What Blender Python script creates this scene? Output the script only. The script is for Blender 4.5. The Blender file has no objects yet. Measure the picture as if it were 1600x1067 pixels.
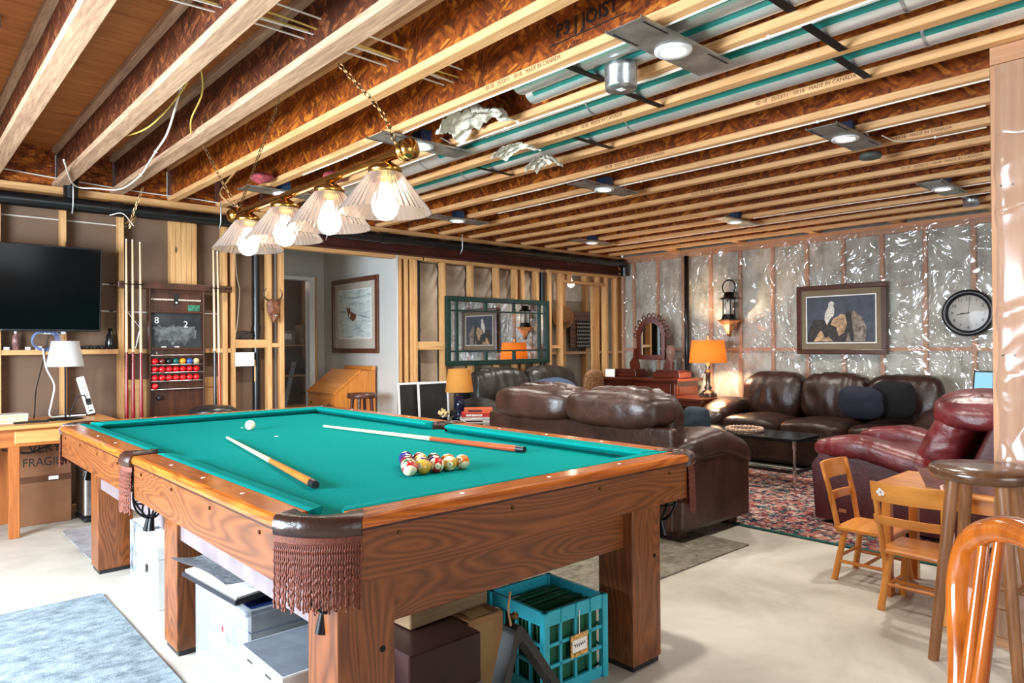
import bpy, bmesh, math, random
from mathutils import Vector, Matrix, noise

random.seed(11)
sc = bpy.context.scene
C = sc.collection
PI = math.pi
R = math.radians

# ------------------------------------------------------------ camera, world, lights
cam_d = bpy.data.cameras.new('camera')
cam = bpy.data.objects.new('camera', cam_d)
C.objects.link(cam)
cam_d.sensor_width = 36.0
cam_d.lens = 36.0 * 1087.56 / 1600.0
cam_d.clip_start = 0.05
cam.matrix_world = (Matrix.Translation((0, 0, 1.245)) @ Matrix.Rotation(-0.735518, 4, 'Z')
                    @ Matrix.Rotation(PI / 2 + 0.00518, 4, 'X') @ Matrix.Rotation(-0.006845, 4, 'Z'))
sc.camera = cam

w = bpy.data.worlds.new('world'); sc.world = w; w.use_nodes = True
wb = w.node_tree.nodes['Background']
wb.inputs[0].default_value = (0.93, 0.96, 1.0, 1); wb.inputs[1].default_value = 0.48

vs = sc.view_settings
vs.view_transform = 'Standard'; vs.look = 'None'; vs.gamma = 1.0; vs.exposure = 0.25
try: vs.use_curve_mapping = False
except Exception: pass

def area(name, loc, target, sx, sy, power, col=(1, 1, 1), shape='RECTANGLE', spread=PI):
    l = bpy.data.lights.new(name, 'AREA'); l.shape = shape; l.size = sx; l.size_y = sy
    l.energy = power; l.color = col; l.spread = spread
    o = bpy.data.objects.new(name, l); C.objects.link(o); o.location = loc
    d = Vector(target) - Vector(loc)
    o.rotation_euler = d.to_track_quat('-Z', 'Y').to_euler()
    return o
# daylight entering by the window of the left wall
area('window_daylight', (-1.72, 3.15, 1.35), (0.6, 3.15, 0.35), 2.3, 1.3, 500, (0.76, 0.88, 1.0))
# daylight from the glazed doors behind the camera
area('patio_daylight', (0.9, -3.3, 1.3), (1.6, 1.5, 0.7), 2.6, 1.9, 90, (0.90, 0.95, 1.0))
POTS = [(2.36, 1.63), (2.37, 3.41), (2.30, 5.17), (4.13, 1.68), (4.08, 3.45), (4.05, 5.23), (6.06, 1.74), (6.15, 3.55), (6.11, 5.36)]
for px, py in POTS:
    area('pot_light_beam', (px, py, 2.408), (px, py, 0), 0.10, 0.10, 17, (1.0, 0.95, 0.87), 'DISK', R(150))

# ------------------------------------------------------------ material helpers
def lin(c):
    def f(v):
        v = v / 255.0
        return v / 12.92 if v <= 0.04045 else ((v + 0.055) / 1.055) ** 2.4
    return (f(c[0]), f(c[1]), f(c[2]), 1.0)

MATS = {}
class NT:
    def __init__(s, name):
        s.m = bpy.data.materials.new(name); s.m.use_nodes = True
        s.n = s.m.node_tree.nodes; s.l = s.m.node_tree.links
        s.b = s.n['Principled BSDF']; s.out = s.n['Material Output']
    def node(s, t, **kw):
        n = s.n.new(t)
        for k, v in kw.items():
            if k.startswith('i_'):
                k = k[2:]
                if k.isdigit(): k = int(k)
                n.inputs[k].default_value = v
            else: setattr(n, k, v)
        return n
    def link(s, a, b): s.l.new(a, b)
    def coords(s, scale=(1, 1, 1), rot=(0, 0, 0), kind='Object'):
        t = s.node('ShaderNodeTexCoord'); m = s.node('ShaderNodeMapping')
        m.inputs['Scale'].default_value = scale; m.inputs['Rotation'].default_value = rot
        s.link(t.outputs[kind], m.inputs[0]); return m.outputs[0]
    def noise(s, vec, scale, detail=4, rough=.55, dist=0):
        n = s.node('ShaderNodeTexNoise'); n.inputs['Scale'].default_value = scale
        n.inputs['Detail'].default_value = detail; n.inputs['Roughness'].default_value = rough
        n.inputs['Distortion'].default_value = dist
        s.link(vec, n.inputs['Vector']); return n
    def voro(s, vec, scale, feature='F1', rnd=1.0):
        n = s.node('ShaderNodeTexVoronoi'); n.feature = feature; n.inputs['Scale'].default_value = scale
        n.inputs['Randomness'].default_value = rnd
        s.link(vec, n.inputs['Vector']); return n
    def ramp(s, fac, stops, interp='LINEAR'):
        r = s.node('ShaderNodeValToRGB'); cr = r.color_ramp; cr.interpolation = interp
        while len(cr.elements) < len(stops): cr.elements.new(0.5)
        for e, (p, c) in zip(cr.elements, stops): e.position = p; e.color = lin(c)
        s.link(fac, r.inputs[0]); return r.outputs[0]
    def mix(s, fac, a, b, mode='MIX'):
        n = s.node('ShaderNodeMix'); n.data_type = 'RGBA'; n.blend_type = mode
        if isinstance(fac, (int, float)): n.inputs[0].default_value = fac
        else: s.link(fac, n.inputs[0])
        for v, i in ((a, 6), (b, 7)):
            if isinstance(v, tuple): n.inputs[i].default_value = v
            else: s.link(v, n.inputs[i])
        return n.outputs[2]
    def bump(s, h, strength=.3, dist=.01):
        b = s.node('ShaderNodeBump'); b.inputs['Strength'].default_value = strength; b.inputs['Distance'].default_value = dist
        s.link(h, b.inputs['Height']); s.link(b.outputs[0], s.b.inputs['Normal'])
    def fin(s, rough=.5, metal=0, spec=.5, coat=0):
        s.b.inputs['Roughness'].default_value = rough; s.b.inputs['Metallic'].default_value = metal
        s.b.inputs['Specular IOR Level'].default_value = spec; s.b.inputs['Coat Weight'].default_value = coat
        s.b.inputs['Coat Roughness'].default_value = .12
        return s.m
    def col(s, c):
        if isinstance(c, tuple): s.b.inputs['Base Color'].default_value = c
        else: s.link(c, s.b.inputs['Base Color'])

def plain(name, c, rough=.5, metal=0, var=.12, scale=12, spec=.5, coat=0, bump=0):
    if name in MATS: return MATS[name]
    t = NT(name); v = t.coords()
    n = t.noise(v, scale)
    d = tuple(max(0, x * (1 - var)) for x in c); u = tuple(min(255, x * (1 + var)) for x in c)
    t.col(t.ramp(n.outputs[0], [(.3, d), (.7, u)]))
    if bump: t.bump(n.outputs[0], bump, .006)
    MATS[name] = t.fin(rough, metal, spec, coat); return MATS[name]

def wood(name, dark, light, axis=0, scale=14, rough=.45, coat=0, stretch=.06, knots=False, contrast=1.0, rings=0):
    key = name + 'xyz'[axis]
    if key in MATS: return MATS[key]
    t = NT(key); s = [1, 1, 1]; s[axis] = stretch
    v = t.coords(tuple(s))
    n = t.noise(v, scale, 6, .6, .8)
    if rings:
        lowf = t.noise(t.coords(tuple(.16 if i == axis else 1 for i in range(3))), 5.5, 1.5, .5, .3)
        ml = t.node('ShaderNodeMath', operation='MULTIPLY'); ml.inputs[1].default_value = rings; t.link(lowf.outputs[0], ml.inputs[0])
        n = t.node('ShaderNodeMath', operation='PINGPONG'); n.inputs[1].default_value = 1.0; t.link(ml.outputs[0], n.inputs[0])
    w2 = t.noise(v, scale * 4.5, 3, .6, .2)
    m = t.node('ShaderNodeMath', operation='MULTIPLY_ADD'); m.inputs[1].default_value = .55
    t.link(w2.outputs[0], m.inputs[0])
    m2 = t.node('ShaderNodeMath', operation='MULTIPLY'); m2.inputs[1].default_value = .5
    t.link(n.outputs[0], m2.inputs[0]); t.link(m2.outputs[0], m.inputs[2])
    lo = .5 - .17 / contrast; hi = .5 + .17 / contrast
    c = t.ramp(m.outputs[0], [(lo, dark), (hi, light)])
    big = t.noise(t.coords(), 1.7, 2)
    c = t.mix(t.ramp(big.outputs[0], [(.35, (0, 0, 0)), (.7, (90, 90, 90))]), c, lin(dark))
    if knots:
        k = t.voro(t.coords((1, 1, 1) if axis is None else tuple(.35 if i == axis else 1 for i in range(3))), 5.5)
        kr = t.ramp(k.outputs[0], [(.035, (255, 255, 255)), (.075, (0, 0, 0))])
        c = t.mix(kr, c, lin(tuple(x * .45 for x in dark)))
    t.col(c); t.bump(m.outputs[0], .25, .002)
    MATS[key] = t.fin(rough, 0, .5, coat); return MATS[key]

def osb(name, cols, flat=(1, 1, 1)):
    if name in MATS: return MATS[name]
    t = NT(name)
    def layer(ang, al, ac, st):
        m2 = t.node('ShaderNodeMapping'); m2.inputs['Scale'].default_value = (20, al, ac); t.link(t.coords((1, 1, 1), (ang, 0, 0)), m2.inputs[0])
        v = t.voro(m2.outputs[0], 1.0); return v, t.ramp(v.outputs['Color'], st)
    a, ra = layer(.35, 11, 62, [(0.1, cols[0]), (.5, cols[1]), (.95, cols[2])])
    b, rb = layer(1.25, 13, 70, [(0.1, cols[1]), (.45, cols[0]), (.9, cols[1])])
    d, rd = layer(2.3, 12, 55, [(0.1, cols[0]), (.6, cols[1]), (.9, cols[2])])
    n1 = t.noise(t.coords(), 9.0, 3, .7); n2 = t.noise(t.coords(), 6.3, 3, .7)
    c = t.mix(t.ramp(n1.outputs[0], [(.48, (0, 0, 0)), (.53, (255, 255, 255))]), ra, rb)
    c = t.mix(t.ramp(n2.outputs[0], [(.50, (0, 0, 0)), (.55, (255, 255, 255))]), c, rd)
    g = t.noise(t.coords(), 60, 3)
    c = t.mix(t.ramp(g.outputs[0], [(.4, (0, 0, 0)), (.75, (110, 110, 110))]), c, lin(tuple(x * .5 for x in cols[0])))
    t.col(c); t.bump(a.outputs[0], .3, .004)
    MATS[name] = t.fin(.65, 0, .3); return MATS[name]

def leather(name, c, hi, rough=.33):
    if name in MATS: return MATS[name]
    t = NT(name); v = t.coords()
    n = t.noise(v, 5, 5, .6); f = t.voro(v, 160)
    t.col(t.ramp(n.outputs[0], [(.3, c), (.72, hi)]))
    b = t.noise(v, 26, 6, .65, .6)
    ad = t.node('ShaderNodeMath', operation='MULTIPLY_ADD'); ad.inputs[1].default_value = .06
    t.link(f.outputs[0], ad.inputs[0]); t.link(b.outputs[0], ad.inputs[2])
    t.bump(ad.outputs[0], .30, .012)
    rr = t.node('ShaderNodeMapRange'); rr.inputs[3].default_value = rough - .08; rr.inputs[4].default_value = rough + .16
    m = t.fin(rough, 0, .55); t.link(n.outputs[0], rr.inputs[0]); t.link(rr.outputs[0], t.b.inputs['Roughness'])
    MATS[name] = m; return m

def emit(name, c, strength):
    if name in MATS: return MATS[name]
    t = NT(name); e = t.node('ShaderNodeEmission'); e.inputs[0].default_value = lin(c); e.inputs[1].default_value = strength
    t.link(e.outputs[0], t.out.inputs[0]); MATS[name] = t.m; return t.m

def sheer(name, c, clear=.7, rough=.1, bumpy=0, bscale=8, tint=(255, 255, 255)):
    """thin clear sheet or glass: part straight through, part glossy / milky"""
    if name in MATS: return MATS[name]
    t = NT(name)
    tr = t.node('ShaderNodeBsdfTransparent'); tr.inputs[0].default_value = lin(tint)
    mx = t.node('ShaderNodeMixShader')
    fr = t.node('ShaderNodeLayerWeight')
    pw = t.node('ShaderNodeMath', operation='POWER'); pw.inputs[1].default_value = 3.0; t.link(fr.outputs['Facing'], pw.inputs[0])
    mr = t.node('ShaderNodeMapRange'); mr.inputs[1].default_value = 0; mr.inputs[2].default_value = 1
    mr.inputs[3].default_value = 1 - clear; mr.inputs[4].default_value = 1
    t.link(pw.outputs[0], mr.inputs[0]); t.link(mr.outputs[0], mx.inputs[0])
    t.link(tr.outputs[0], mx.inputs[1]); t.link(t.b.outputs[0], mx.inputs[2]); t.link(mx.outputs[0], t.out.inputs[0])
    t.col(lin(c)); t.fin(rough, 0, .8)
    if bumpy:
        n = t.noise(t.coords(), bscale, 6, .6, 1.2); t.bump(n.outputs[0], bumpy, .05)
        nb = t.b.inputs['Normal'].links[0].from_socket; t.link(nb, fr.inputs['Normal'])
    MATS[name] = t.m; return t.m

def polysheet(name, refl=.16, scale=2.4, milky=.10, strength=1.0):
    """clear plastic film with sharp creases that catch the light"""
    t = NT(name); tr = t.node('ShaderNodeBsdfTransparent'); tr.inputs[0].default_value = lin((246, 246, 246))
    g = t.node('ShaderNodeBsdfGlossy'); g.inputs['Roughness'].default_value = .17
    def crease(sc, dist, rot):
        n = t.noise(t.coords((1, 1, 1), rot), sc, 2.5, .5, dist); m = t.node('ShaderNodeMath', operation='SUBTRACT'); m.inputs[1].default_value = .5; t.link(n.outputs[0], m.inputs[0])
        a = t.node('ShaderNodeMath', operation='ABSOLUTE'); t.link(m.outputs[0], a.inputs[0]); p = t.node('ShaderNodeMath', operation='POWER'); p.inputs[1].default_value = .55; t.link(a.outputs[0], p.inputs[0]); return p.outputs[0]
    ad = t.node('ShaderNodeMath', operation='ADD'); t.link(crease(scale, 1.4, (.4, .2, .6)), ad.inputs[0]); t.link(crease(scale * 1.9, 1.2, (1.0, .5, .2)), ad.inputs[1])
    b = t.node('ShaderNodeBump'); b.inputs['Strength'].default_value = strength; b.inputs['Distance'].default_value = .04; t.link(ad.outputs[0], b.inputs['Height'])
    t.link(b.outputs[0], g.inputs['Normal']); lw = t.node('ShaderNodeLayerWeight'); t.link(b.outputs[0], lw.inputs['Normal'])
    pw = t.node('ShaderNodeMath', operation='POWER'); pw.inputs[1].default_value = 2.0; t.link(lw.outputs['Facing'], pw.inputs[0])
    mr = t.node('ShaderNodeMapRange'); mr.inputs[3].default_value = refl; mr.inputs[4].default_value = .85; t.link(pw.outputs[0], mr.inputs[0])
    d = t.node('ShaderNodeBsdfDiffuse'); d.inputs[0].default_value = lin((232, 232, 230))
    m0 = t.node('ShaderNodeMixShader'); m0.inputs[0].default_value = milky; t.link(tr.outputs[0], m0.inputs[1]); t.link(d.outputs[0], m0.inputs[2])
    m1 = t.node('ShaderNodeMixShader'); t.link(mr.outputs[0], m1.inputs[0]); t.link(m0.outputs[0], m1.inputs[1]); t.link(g.outputs[0], m1.inputs[2]); t.link(m1.outputs[0], t.out.inputs[0])
    MATS[name] = t.m; return t.m

# ------------------------------------------------------------ mesh helpers
class MB:
    def __init__(s): s.v = []; s.f = []; s.sm = []
    def add(s, vs, fs, smooth=False, M=None):
        o = len(s.v)
        s.v += [tuple(M @ Vector(v)) if M is not None else tuple(v) for v in vs]
        s.f += [tuple(i + o for i in f) for f in fs]; s.sm += [smooth] * len(fs)
        return s
    def box(s, x0, x1, y0, y1, z0, z1, M=None):
        vs = [(x, y, z) for z in (z0, z1) for y in (y0, y1) for x in (x0, x1)]
        return s.add(vs, [(0, 2, 3, 1), (4, 5, 7, 6), (0, 1, 5, 4), (2, 6, 7, 3), (0, 4, 6, 2), (1, 3, 7, 5)], False, M)
    def rbox(s, x0, x1, y0, y1, z0, z1, r=.01, seg=2, M=None, smooth=True):
        bm = bmesh.new(); bmesh.ops.create_cube(bm, size=1)
        for v in bm.verts:
            v.co = Vector(((x0 + x1) / 2 + v.co.x * (x1 - x0), (y0 + y1) / 2 + v.co.y * (y1 - y0), (z0 + z1) / 2 + v.co.z * (z1 - z0)))
        bmesh.ops.bevel(bm, geom=list(bm.edges), offset=r, segments=seg, profile=.5, affect='EDGES')
        bm.verts.index_update()
        s.add([v.co[:] for v in bm.verts], [[v.index for v in f.verts] for f in bm.faces], False, M); bm.free(); return s
    def tube(s, pts, r, n=8, closed=False, M=None, caps=True):
        pts = [Vector(p) for p in pts]; m = len(pts); vs = []; fs = []
        rs = r if isinstance(r, (list, tuple)) else [r] * m
        up = None
        for i, p in enumerate(pts):
            a = pts[(i - 1) % m] if (closed or i > 0) else p; b = pts[(i + 1) % m] if (closed or i < m - 1) else p
            d = (b - a)
            d = d.normalized() if d.length > 1e-9 else Vector((0, 0, 1))
            if up is None:
                up = Vector((0, 0, 1)) if abs(d.z) < .9 else Vector((1, 0, 0))
            x = up - d * up.dot(d)
            if x.length < 1e-6: x = d.orthogonal()
            x.normalize(); y = d.cross(x); up = x
            for k in range(n):
                t = 2 * PI * k / n; vs.append(p + (x * math.cos(t) + y * math.sin(t)) * rs[i])
        for i in range(m if closed else m - 1):
            j = (i + 1) % m
            for k in range(n):
                l = (k + 1) % n; fs.append((i * n + k, i * n + l, j * n + l, j * n + k))
        s.add(vs, fs, n > 5, M)
        if caps and not closed:
            s.add([vs[k] for k in range(n)], [tuple(range(n))[::-1]], False, M)
            s.add([vs[(m - 1) * n + k] for k in range(n)], [tuple(range(n))], False, M)
        return s
    def cyl(s, p0, p1, r0, r1=None, n=16, M=None, caps=True):
        return s.tube([p0, p1], [r0, r0 if r1 is None else r1], n, False, M, caps)
    def lathe(s, prof, c=(0, 0, 0), n=24, M=None, smooth=True, flute=0, arc=2 * PI):
        vs = []; fs = []
        for (r, z) in prof:
            for k in range(n):
                t = arc * k / n
                rr = r * (1 + flute * (1 if k % 2 else -1)); vs.append((c[0] + rr * math.cos(t), c[1] + rr * math.sin(t), c[2] + z))
        for i in range(len(prof) - 1):
            for k in range(n):
                l = (k + 1) % n; fs.append((i * n + k, i * n + l, (i + 1) * n + l, (i + 1) * n + k))
        return s.add(vs, fs, smooth, M)
    def sphere(s, c, r, n=16, M=None, sz=1.0):
        m = max(4, n // 2)
        return s.lathe([(max(1e-5, r * math.sin(PI * i / m)), -r * sz * math.cos(PI * i / m)) for i in range(m + 1)], c, n, M)
    def prism(s, poly, a, b, axis='z', M=None, smooth=False):
        """polygon in the plane across axis, run from a to b"""
        def P(u, v, t): return {'z': (u, v, t), 'y': (u, t, v), 'x': (t, u, v)}[axis]
        n = len(poly); vs = [P(u, v, a) for u, v in poly] + [P(u, v, b) for u, v in poly]
        s.add(vs, [(i, (i + 1) % n, n + (i + 1) % n, n + i) for i in range(n)], smooth, M)
        return s.add(vs, [tuple(range(n))[::-1], tuple(range(n, 2 * n))], False, M)
    def puff(s, c, h, k=5, n=10, wr=0, wf=7, M=None, seed=0, warp=None, an=(1, 1, 1)):
        """cushion: rounded block with wrinkles"""
        idx = {}; vs = []; fs = []
        def vid(p):
            key = tuple(round(q, 5) for q in p)
            if key not in idx:
                q = Vector(p); l = (abs(q.x) ** k + abs(q.y) ** k + abs(q.z) ** k) ** (1.0 / k); q = q / l
                v = Vector((q.x * h[0], q.y * h[1], q.z * h[2]))
                if wr:
                    a = Vector((v.x * an[0], v.y * an[1], v.z * an[2])) * wf + Vector((seed * 7.1, seed * 3.3, seed))
                    d = (1 - 2.2 * abs(noise.noise(a))) * .6 + noise.noise(a * .37) * .8
                    v += q.normalized() * d * wr
                if warp: v = Vector(warp(v))
                idx[key] = len(vs); vs.append(v + Vector(c))
            return idx[key]
        g = [-1 + 2 * i / n for i in range(n + 1)]
        for ax in range(3):
            for sgn in (-1, 1):
                for i in range(n):
                    for j in range(n):
                        q = []
                        for (u, v) in ((g[i], g[j]), (g[i + 1], g[j]), (g[i + 1], g[j + 1]), (g[i], g[j + 1])):
                            p = [0, 0, 0]; p[ax] = sgn; p[(ax + 1) % 3] = u; p[(ax + 2) % 3] = v; q.append(vid(p))
                        fs.append(tuple(q if sgn > 0 else q[::-1]))
        return s.add(vs, fs, True, M)
    def sheet(s, fn, nu, nv, smooth=True):
        vs = [fn(i / nu, j / nv) for j in range(nv + 1) for i in range(nu + 1)]
        return s.add(vs, [(j * (nu + 1) + i, j * (nu + 1) + i + 1, (j + 1) * (nu + 1) + i + 1, (j + 1) * (nu + 1) + i) for j in range(nv) for i in range(nu)], smooth)

def obj(name, mb, m, parent=None, loc=None, rot=None):
    me = bpy.data.meshes.new(name); me.from_pydata(mb.v, [], mb.f)
    me.polygons.foreach_set('use_smooth', mb.sm); me.update()
    o = bpy.data.objects.new(name, me); C.objects.link(o)
    if m is not None: me.materials.append(m)
    if parent is not None: o.parent = parent
    if loc is not None: o.location = loc
    if rot is not None: o.rotation_euler = rot
    return o
def tag(o, label, cat=None, group=None, kind=None):
    o['label'] = label
    if cat: o['category'] = cat
    if group: o['group'] = group
    if kind: o['kind'] = kind
    return o
def thing(name, label, cat, loc=(0, 0, 0), rz=0, group=None, kind=None):
    o = bpy.data.objects.new(name, None); C.objects.link(o); o.empty_display_size = .1
    o.location = loc; o.rotation_euler = (0, 0, rz)
    return tag(o, label, cat, group, kind)
def copy_tree(o, parent=None):
    c = o.copy(); C.objects.link(c)
    if parent is not None: c.parent = parent
    for ch in list(o.children): copy_tree(ch, c)
    return c
def T(x=0, y=0, z=0, rx=0, ry=0, rz=0):
    return Matrix.Translation((x, y, z)) @ Matrix.Rotation(rz, 4, 'Z') @ Matrix.Rotation(ry, 4, 'Y') @ Matrix.Rotation(rx, 4, 'X')
def lettering(name, s, size, m, parent, M, depth=.0006, bold=0, xs=1.0):
    cu = bpy.data.curves.new(name, 'FONT'); cu.body = s; cu.size = size; cu.extrude = depth; cu.align_x = 'CENTER'; cu.align_y = 'CENTER'
    cu.offset = bold; cu.resolution_u = 3
    t = bpy.data.objects.new(name + '_tmp', cu); C.objects.link(t)
    me = bpy.data.meshes.new_from_object(t.evaluated_get(bpy.context.evaluated_depsgraph_get()))
    bpy.data.objects.remove(t); bpy.data.curves.remove(cu)
    me.transform(Matrix.Diagonal((xs, 1, 1, 1)))
    me.materials.clear(); me.materials.append(m); me.name = name
    o = bpy.data.objects.new(name, me); C.objects.link(o); o.parent = parent; o.matrix_local = M
    return o
def spline(pts, n=8):
    """Catmull-Rom through points"""
    P = [Vector(p) for p in pts]; P = [P[0] * 2 - P[1]] + P + [P[-1] * 2 - P[-2]]; out = []
    for i in range(1, len(P) - 2):
        for k in range(n):
            t = k / n; a, b, c_, d = P[i - 1], P[i], P[i + 1], P[i + 2]
            out.append(.5 * ((2 * b) + (c_ - a) * t + (2 * a - 5 * b + 4 * c_ - d) * t * t + (3 * b - a - 3 * c_ + d) * t ** 3))
    out.append(P[-2]); return out

# ------------------------------------------------------------ shared materials
def M_(n): return MATS[n]
STUD = lambda ax: wood('spruce', (178, 122, 68), (222, 176, 118), ax, 16, .6, knots=True)
FLG = lambda ax: wood('joist_flange', (190, 130, 76), (232, 184, 128), ax, 16, .6, knots=True)
FLGW = lambda ax: wood('weathered_flange', (132, 98, 76), (204, 166, 132), ax, 22, .7, contrast=1.1)
OSBM = osb('osb_web', [(84, 34, 6), (152, 72, 12), (206, 122, 34)])
OSBD = osb('osb_web_red', [(58, 26, 12), (98, 46, 20), (150, 88, 48)])
black_plastic = plain('black_plastic', (22, 22, 25), .38)
black_metal = plain('black_metal', (20, 19, 20), .35, .6)
white_plastic = plain('white_plastic', (228, 228, 226), .4, var=.03)
cable_white = plain('cable_white', (226, 218, 204), .5, var=.05)
cable_yellow = plain('cable_yellow', (202, 170, 84), .5, var=.06)
chrome = plain('chrome', (205, 205, 208), .18, 1, var=.04)
galv = plain('galvanised', (168, 172, 174), .32, .9, var=.2, scale=30)
galv_dark = plain('galvanised_plate', (150, 148, 140), .42, .7, var=.18, scale=9)
brass = plain('brass', (188, 142, 74), .2, 1, var=.1)
old_brass = plain('old_brass', (96, 70, 42), .4, .9, var=.25)
paper = plain('paper', (232, 230, 224), .7, var=.04)
card = plain('cardboard', (158, 112, 70), .75, var=.1, scale=6)
ink = plain('ink', (22, 18, 16), .7, var=0)
# ------------------------------------------------------------ floor
def concrete():
    t = NT('concrete'); v = t.coords()
    n = t.noise(v, 1.3, 6, .62, .5); f = t.noise(v, 18, 6, .7)
    c = t.ramp(n.outputs[0], [(.28, (150, 143, 130)), (.5, (186, 179, 166)), (.72, (206, 200, 188))])
    c = t.mix(t.ramp(f.outputs[0], [(.45, (0, 0, 0)), (.8, (70, 70, 70))]), c, lin((150, 140, 126)))
    t.col(c); t.bump(f.outputs[0], .12, .004); return t.fin(.42, 0, .4)
tag(obj('floor', MB().box(-1.9, 10.0, -3.6, 9.2, -.12, 0), concrete()), 'pale grey concrete slab floor', 'floor', kind='structure')

# ------------------------------------------------------------ ceiling: deck and I-joists
deck_m = wood('plywood_deck', (140, 74, 28), (196, 122, 60), 0, 7, .7, stretch=.12)
JZ, JD = 2.455, .302
ceil = tag(obj('ceiling', MB().box(-1.9, 7.75, -3.6, 6.42, JZ + JD, JZ + JD + .02), deck_m), 'open joist ceiling under a plywood subfloor', 'ceiling', kind='structure')
J0, J1 = -3.5, 6.28
def joist_proto(wide):
    fw = .09 if wide else .064
    web = obj('joist', MB().box(-.006, .006, J0, J1, JZ + .034, JZ + JD - .034), OSBD if wide else OSBM, ceil)
    fm = FLGW(1) if wide else FLG(1)
    obj('bottom_flange', MB().rbox(-fw / 2, fw / 2, J0, J1, JZ, JZ + .038, .003, 1), fm, web)
    obj('top_flange', MB().rbox(-fw / 2, fw / 2, J0, J1, JZ + JD - .038, JZ + JD, .003, 1), fm, web)
    return web
JW = [-1.43, -1.02, -.61, -.20, .20, .61, 1.037, 1.42]
JN = [1.82, 2.2125, 2.605, 2.9975, 3.39, 3.80, 4.20, 4.60, 5.01, 5.42, 5.83, 6.24, 6.65, 7.06, 7.47]
JOIST = {}
for lst, wide in ((JW, True), (JN, False)):
    p = None
    for x in lst:
        if p is None: p = j = joist_proto(wide)
        else: j = copy_tree(p, ceil)
        j.location = (x - (.045 if wide else .032), 0, 0); JOIST[x] = j
# rim board and blocking at the beam
for a, b in zip([-1.9] + JW + JN, JW + JN + [7.75]):
    obj('rim_board', MB().box(a + .004, b - .066, 6.20, 6.225, JZ, JZ + JD), OSBM, ceil)
for y in (5.3, 4.35, 3.45, 2.6, 1.75):
    obj('blocking', MB().box(7.47, 7.72, y - .045, y + .045, JZ + .0, JZ + .035), FLG(0), ceil)
# stamped lettering on the joists
stamp = plain('stamp_ink', (38, 22, 14), .8, var=0); stamp_l = plain('stamp_ink_pale', (120, 78, 46), .8, var=0)
def onweb(x, y, z, dx=-.0075): return Matrix.Translation((dx, y, z)) @ Matrix.Rotation(-PI / 2, 4, 'Z') @ Matrix.Rotation(PI / 2, 4, 'X')
lettering('lettering', 'P3 | JOIST', .082, stamp, JOIST[2.2125], onweb(0, 1.93, 2.60), bold=.002)
obj('lettering_rule', MB().box(-.0085, -.0065, 1.72, 2.14, 2.548, 2.553), stamp, JOIST[2.2125])
lettering('lettering', 'BY', .04, stamp, JOIST[2.2125], onweb(0, 1.66, 2.625))
lettering('lettering', 'AEA', .12, stamp, JOIST[2.2125], onweb(0, 1.46, 2.635), bold=.002)
for x, y in ((2.2125, 2.3), (3.39, 1.55), (4.60, 1.5), (5.42, 1.55), (2.9975, 2.6), (5.01, 3.0), (3.80, 2.9)):
    lettering('lettering', '02-18   25/23/11   10:18   MADE IN CANADA', .026, stamp_l, JOIST[x], onweb(0, y, JZ + .019, -.0328))

# ------------------------------------------------------------ wall_back (stud wall with steel beam)
WY = 6.21
wa = thing('wall_back', 'open stud wall under a dark red steel beam and timber plate', 'wall', kind='structure')
kraft = plain('kraft_paper_board', (108, 83, 64), .8, var=.06, scale=3)
obj('wallboard', MB().box(-1.9, 2.72, WY + .10, WY + .115, 0, 2.40), kraft, wa)
obj('beam_plate', MB().rbox(-1.9, 7.62, WY - .075, WY + .075, 2.40, JZ - .001, .003, 1), STUD(0), wa)
beam_m = plain('red_oxide_steel', (70, 26, 18), .55, .2, var=.2, scale=5)
bm_ = MB().box(2.70, 7.62, WY - .07, WY + .07, 2.20, 2.212).box(2.70, 7.62, WY - .07, WY + .07, 2.388, 2.399).box(2.70, 7.62, WY - .006, WY + .006, 2.212, 2.388)
obj('steel_beam', bm_, beam_m, wa)
obj('chalk_scrawl', MB().tube([(6.58 + .24 * k / 40, WY - .008, 2.30 + .03 * math.sin(k * 1.1) * math.cos(k * .35)) for k in range(41)], .003, 4), plain('chalk_red', (116, 62, 50), .9, var=0), wa)
sm_cache = {}
def stud(x0, x1, z0=.038, z1=2.162, y0=WY, y1=WY + .089, name='stud', par=None):
    return obj(name, MB().rbox(x0, x1, y0, y1, z0, z1, .002, 1), STUD(2), par or wa)
def rail(x0, x1, z0, z1, y0=WY, y1=WY + .089, name='blocking', par=None, ax=0):
    return obj(name, MB().rbox(x0, x1, y0, y1, z0, z1, .002, 1), STUD(ax), par or wa)
rail(-1.9, 2.77, 0, .038, name='bottom_plate'); rail(2.70, 4.33, 2.162, 2.199, name='top_plate')
for x in (-1.45, -1.04, -.63, -.22, .19, .60, 1.006, 1.400, 2.214, 2.282, 2.614): stud(x, x + .038, z1=2.398)
stud(2.732, 2.77)
for k in range(5): stud(1.79 + k * .042, 1.83 + k * .042, 1.0, 2.398, WY + .01, WY + .099)
for a, b in zip((-.184, .23, .64, 1.046, 1.44, 2.255), (.19, .60, 1.004, 1.398, 2.212, 2.28)): rail(a, b, 1.196, 1.234, WY - .004)
rail(2.322, 2.612, 1.236, 1.31, WY + .002, WY + .04); rail(2.654, 2.73, 1.24, 1.278)
rail(1.44, 2.21, .90, .985, WY + .05, WY + .088); rail(2.50, 2.55, .93, 1.13, WY + .03, WY + .07)
rail(1.44, 1.62, .25, .9, WY + .06, WY + .09, ax=2); rail(2.05, 2.20, .25, .9, WY + .06, WY + .09, ax=2)
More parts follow.
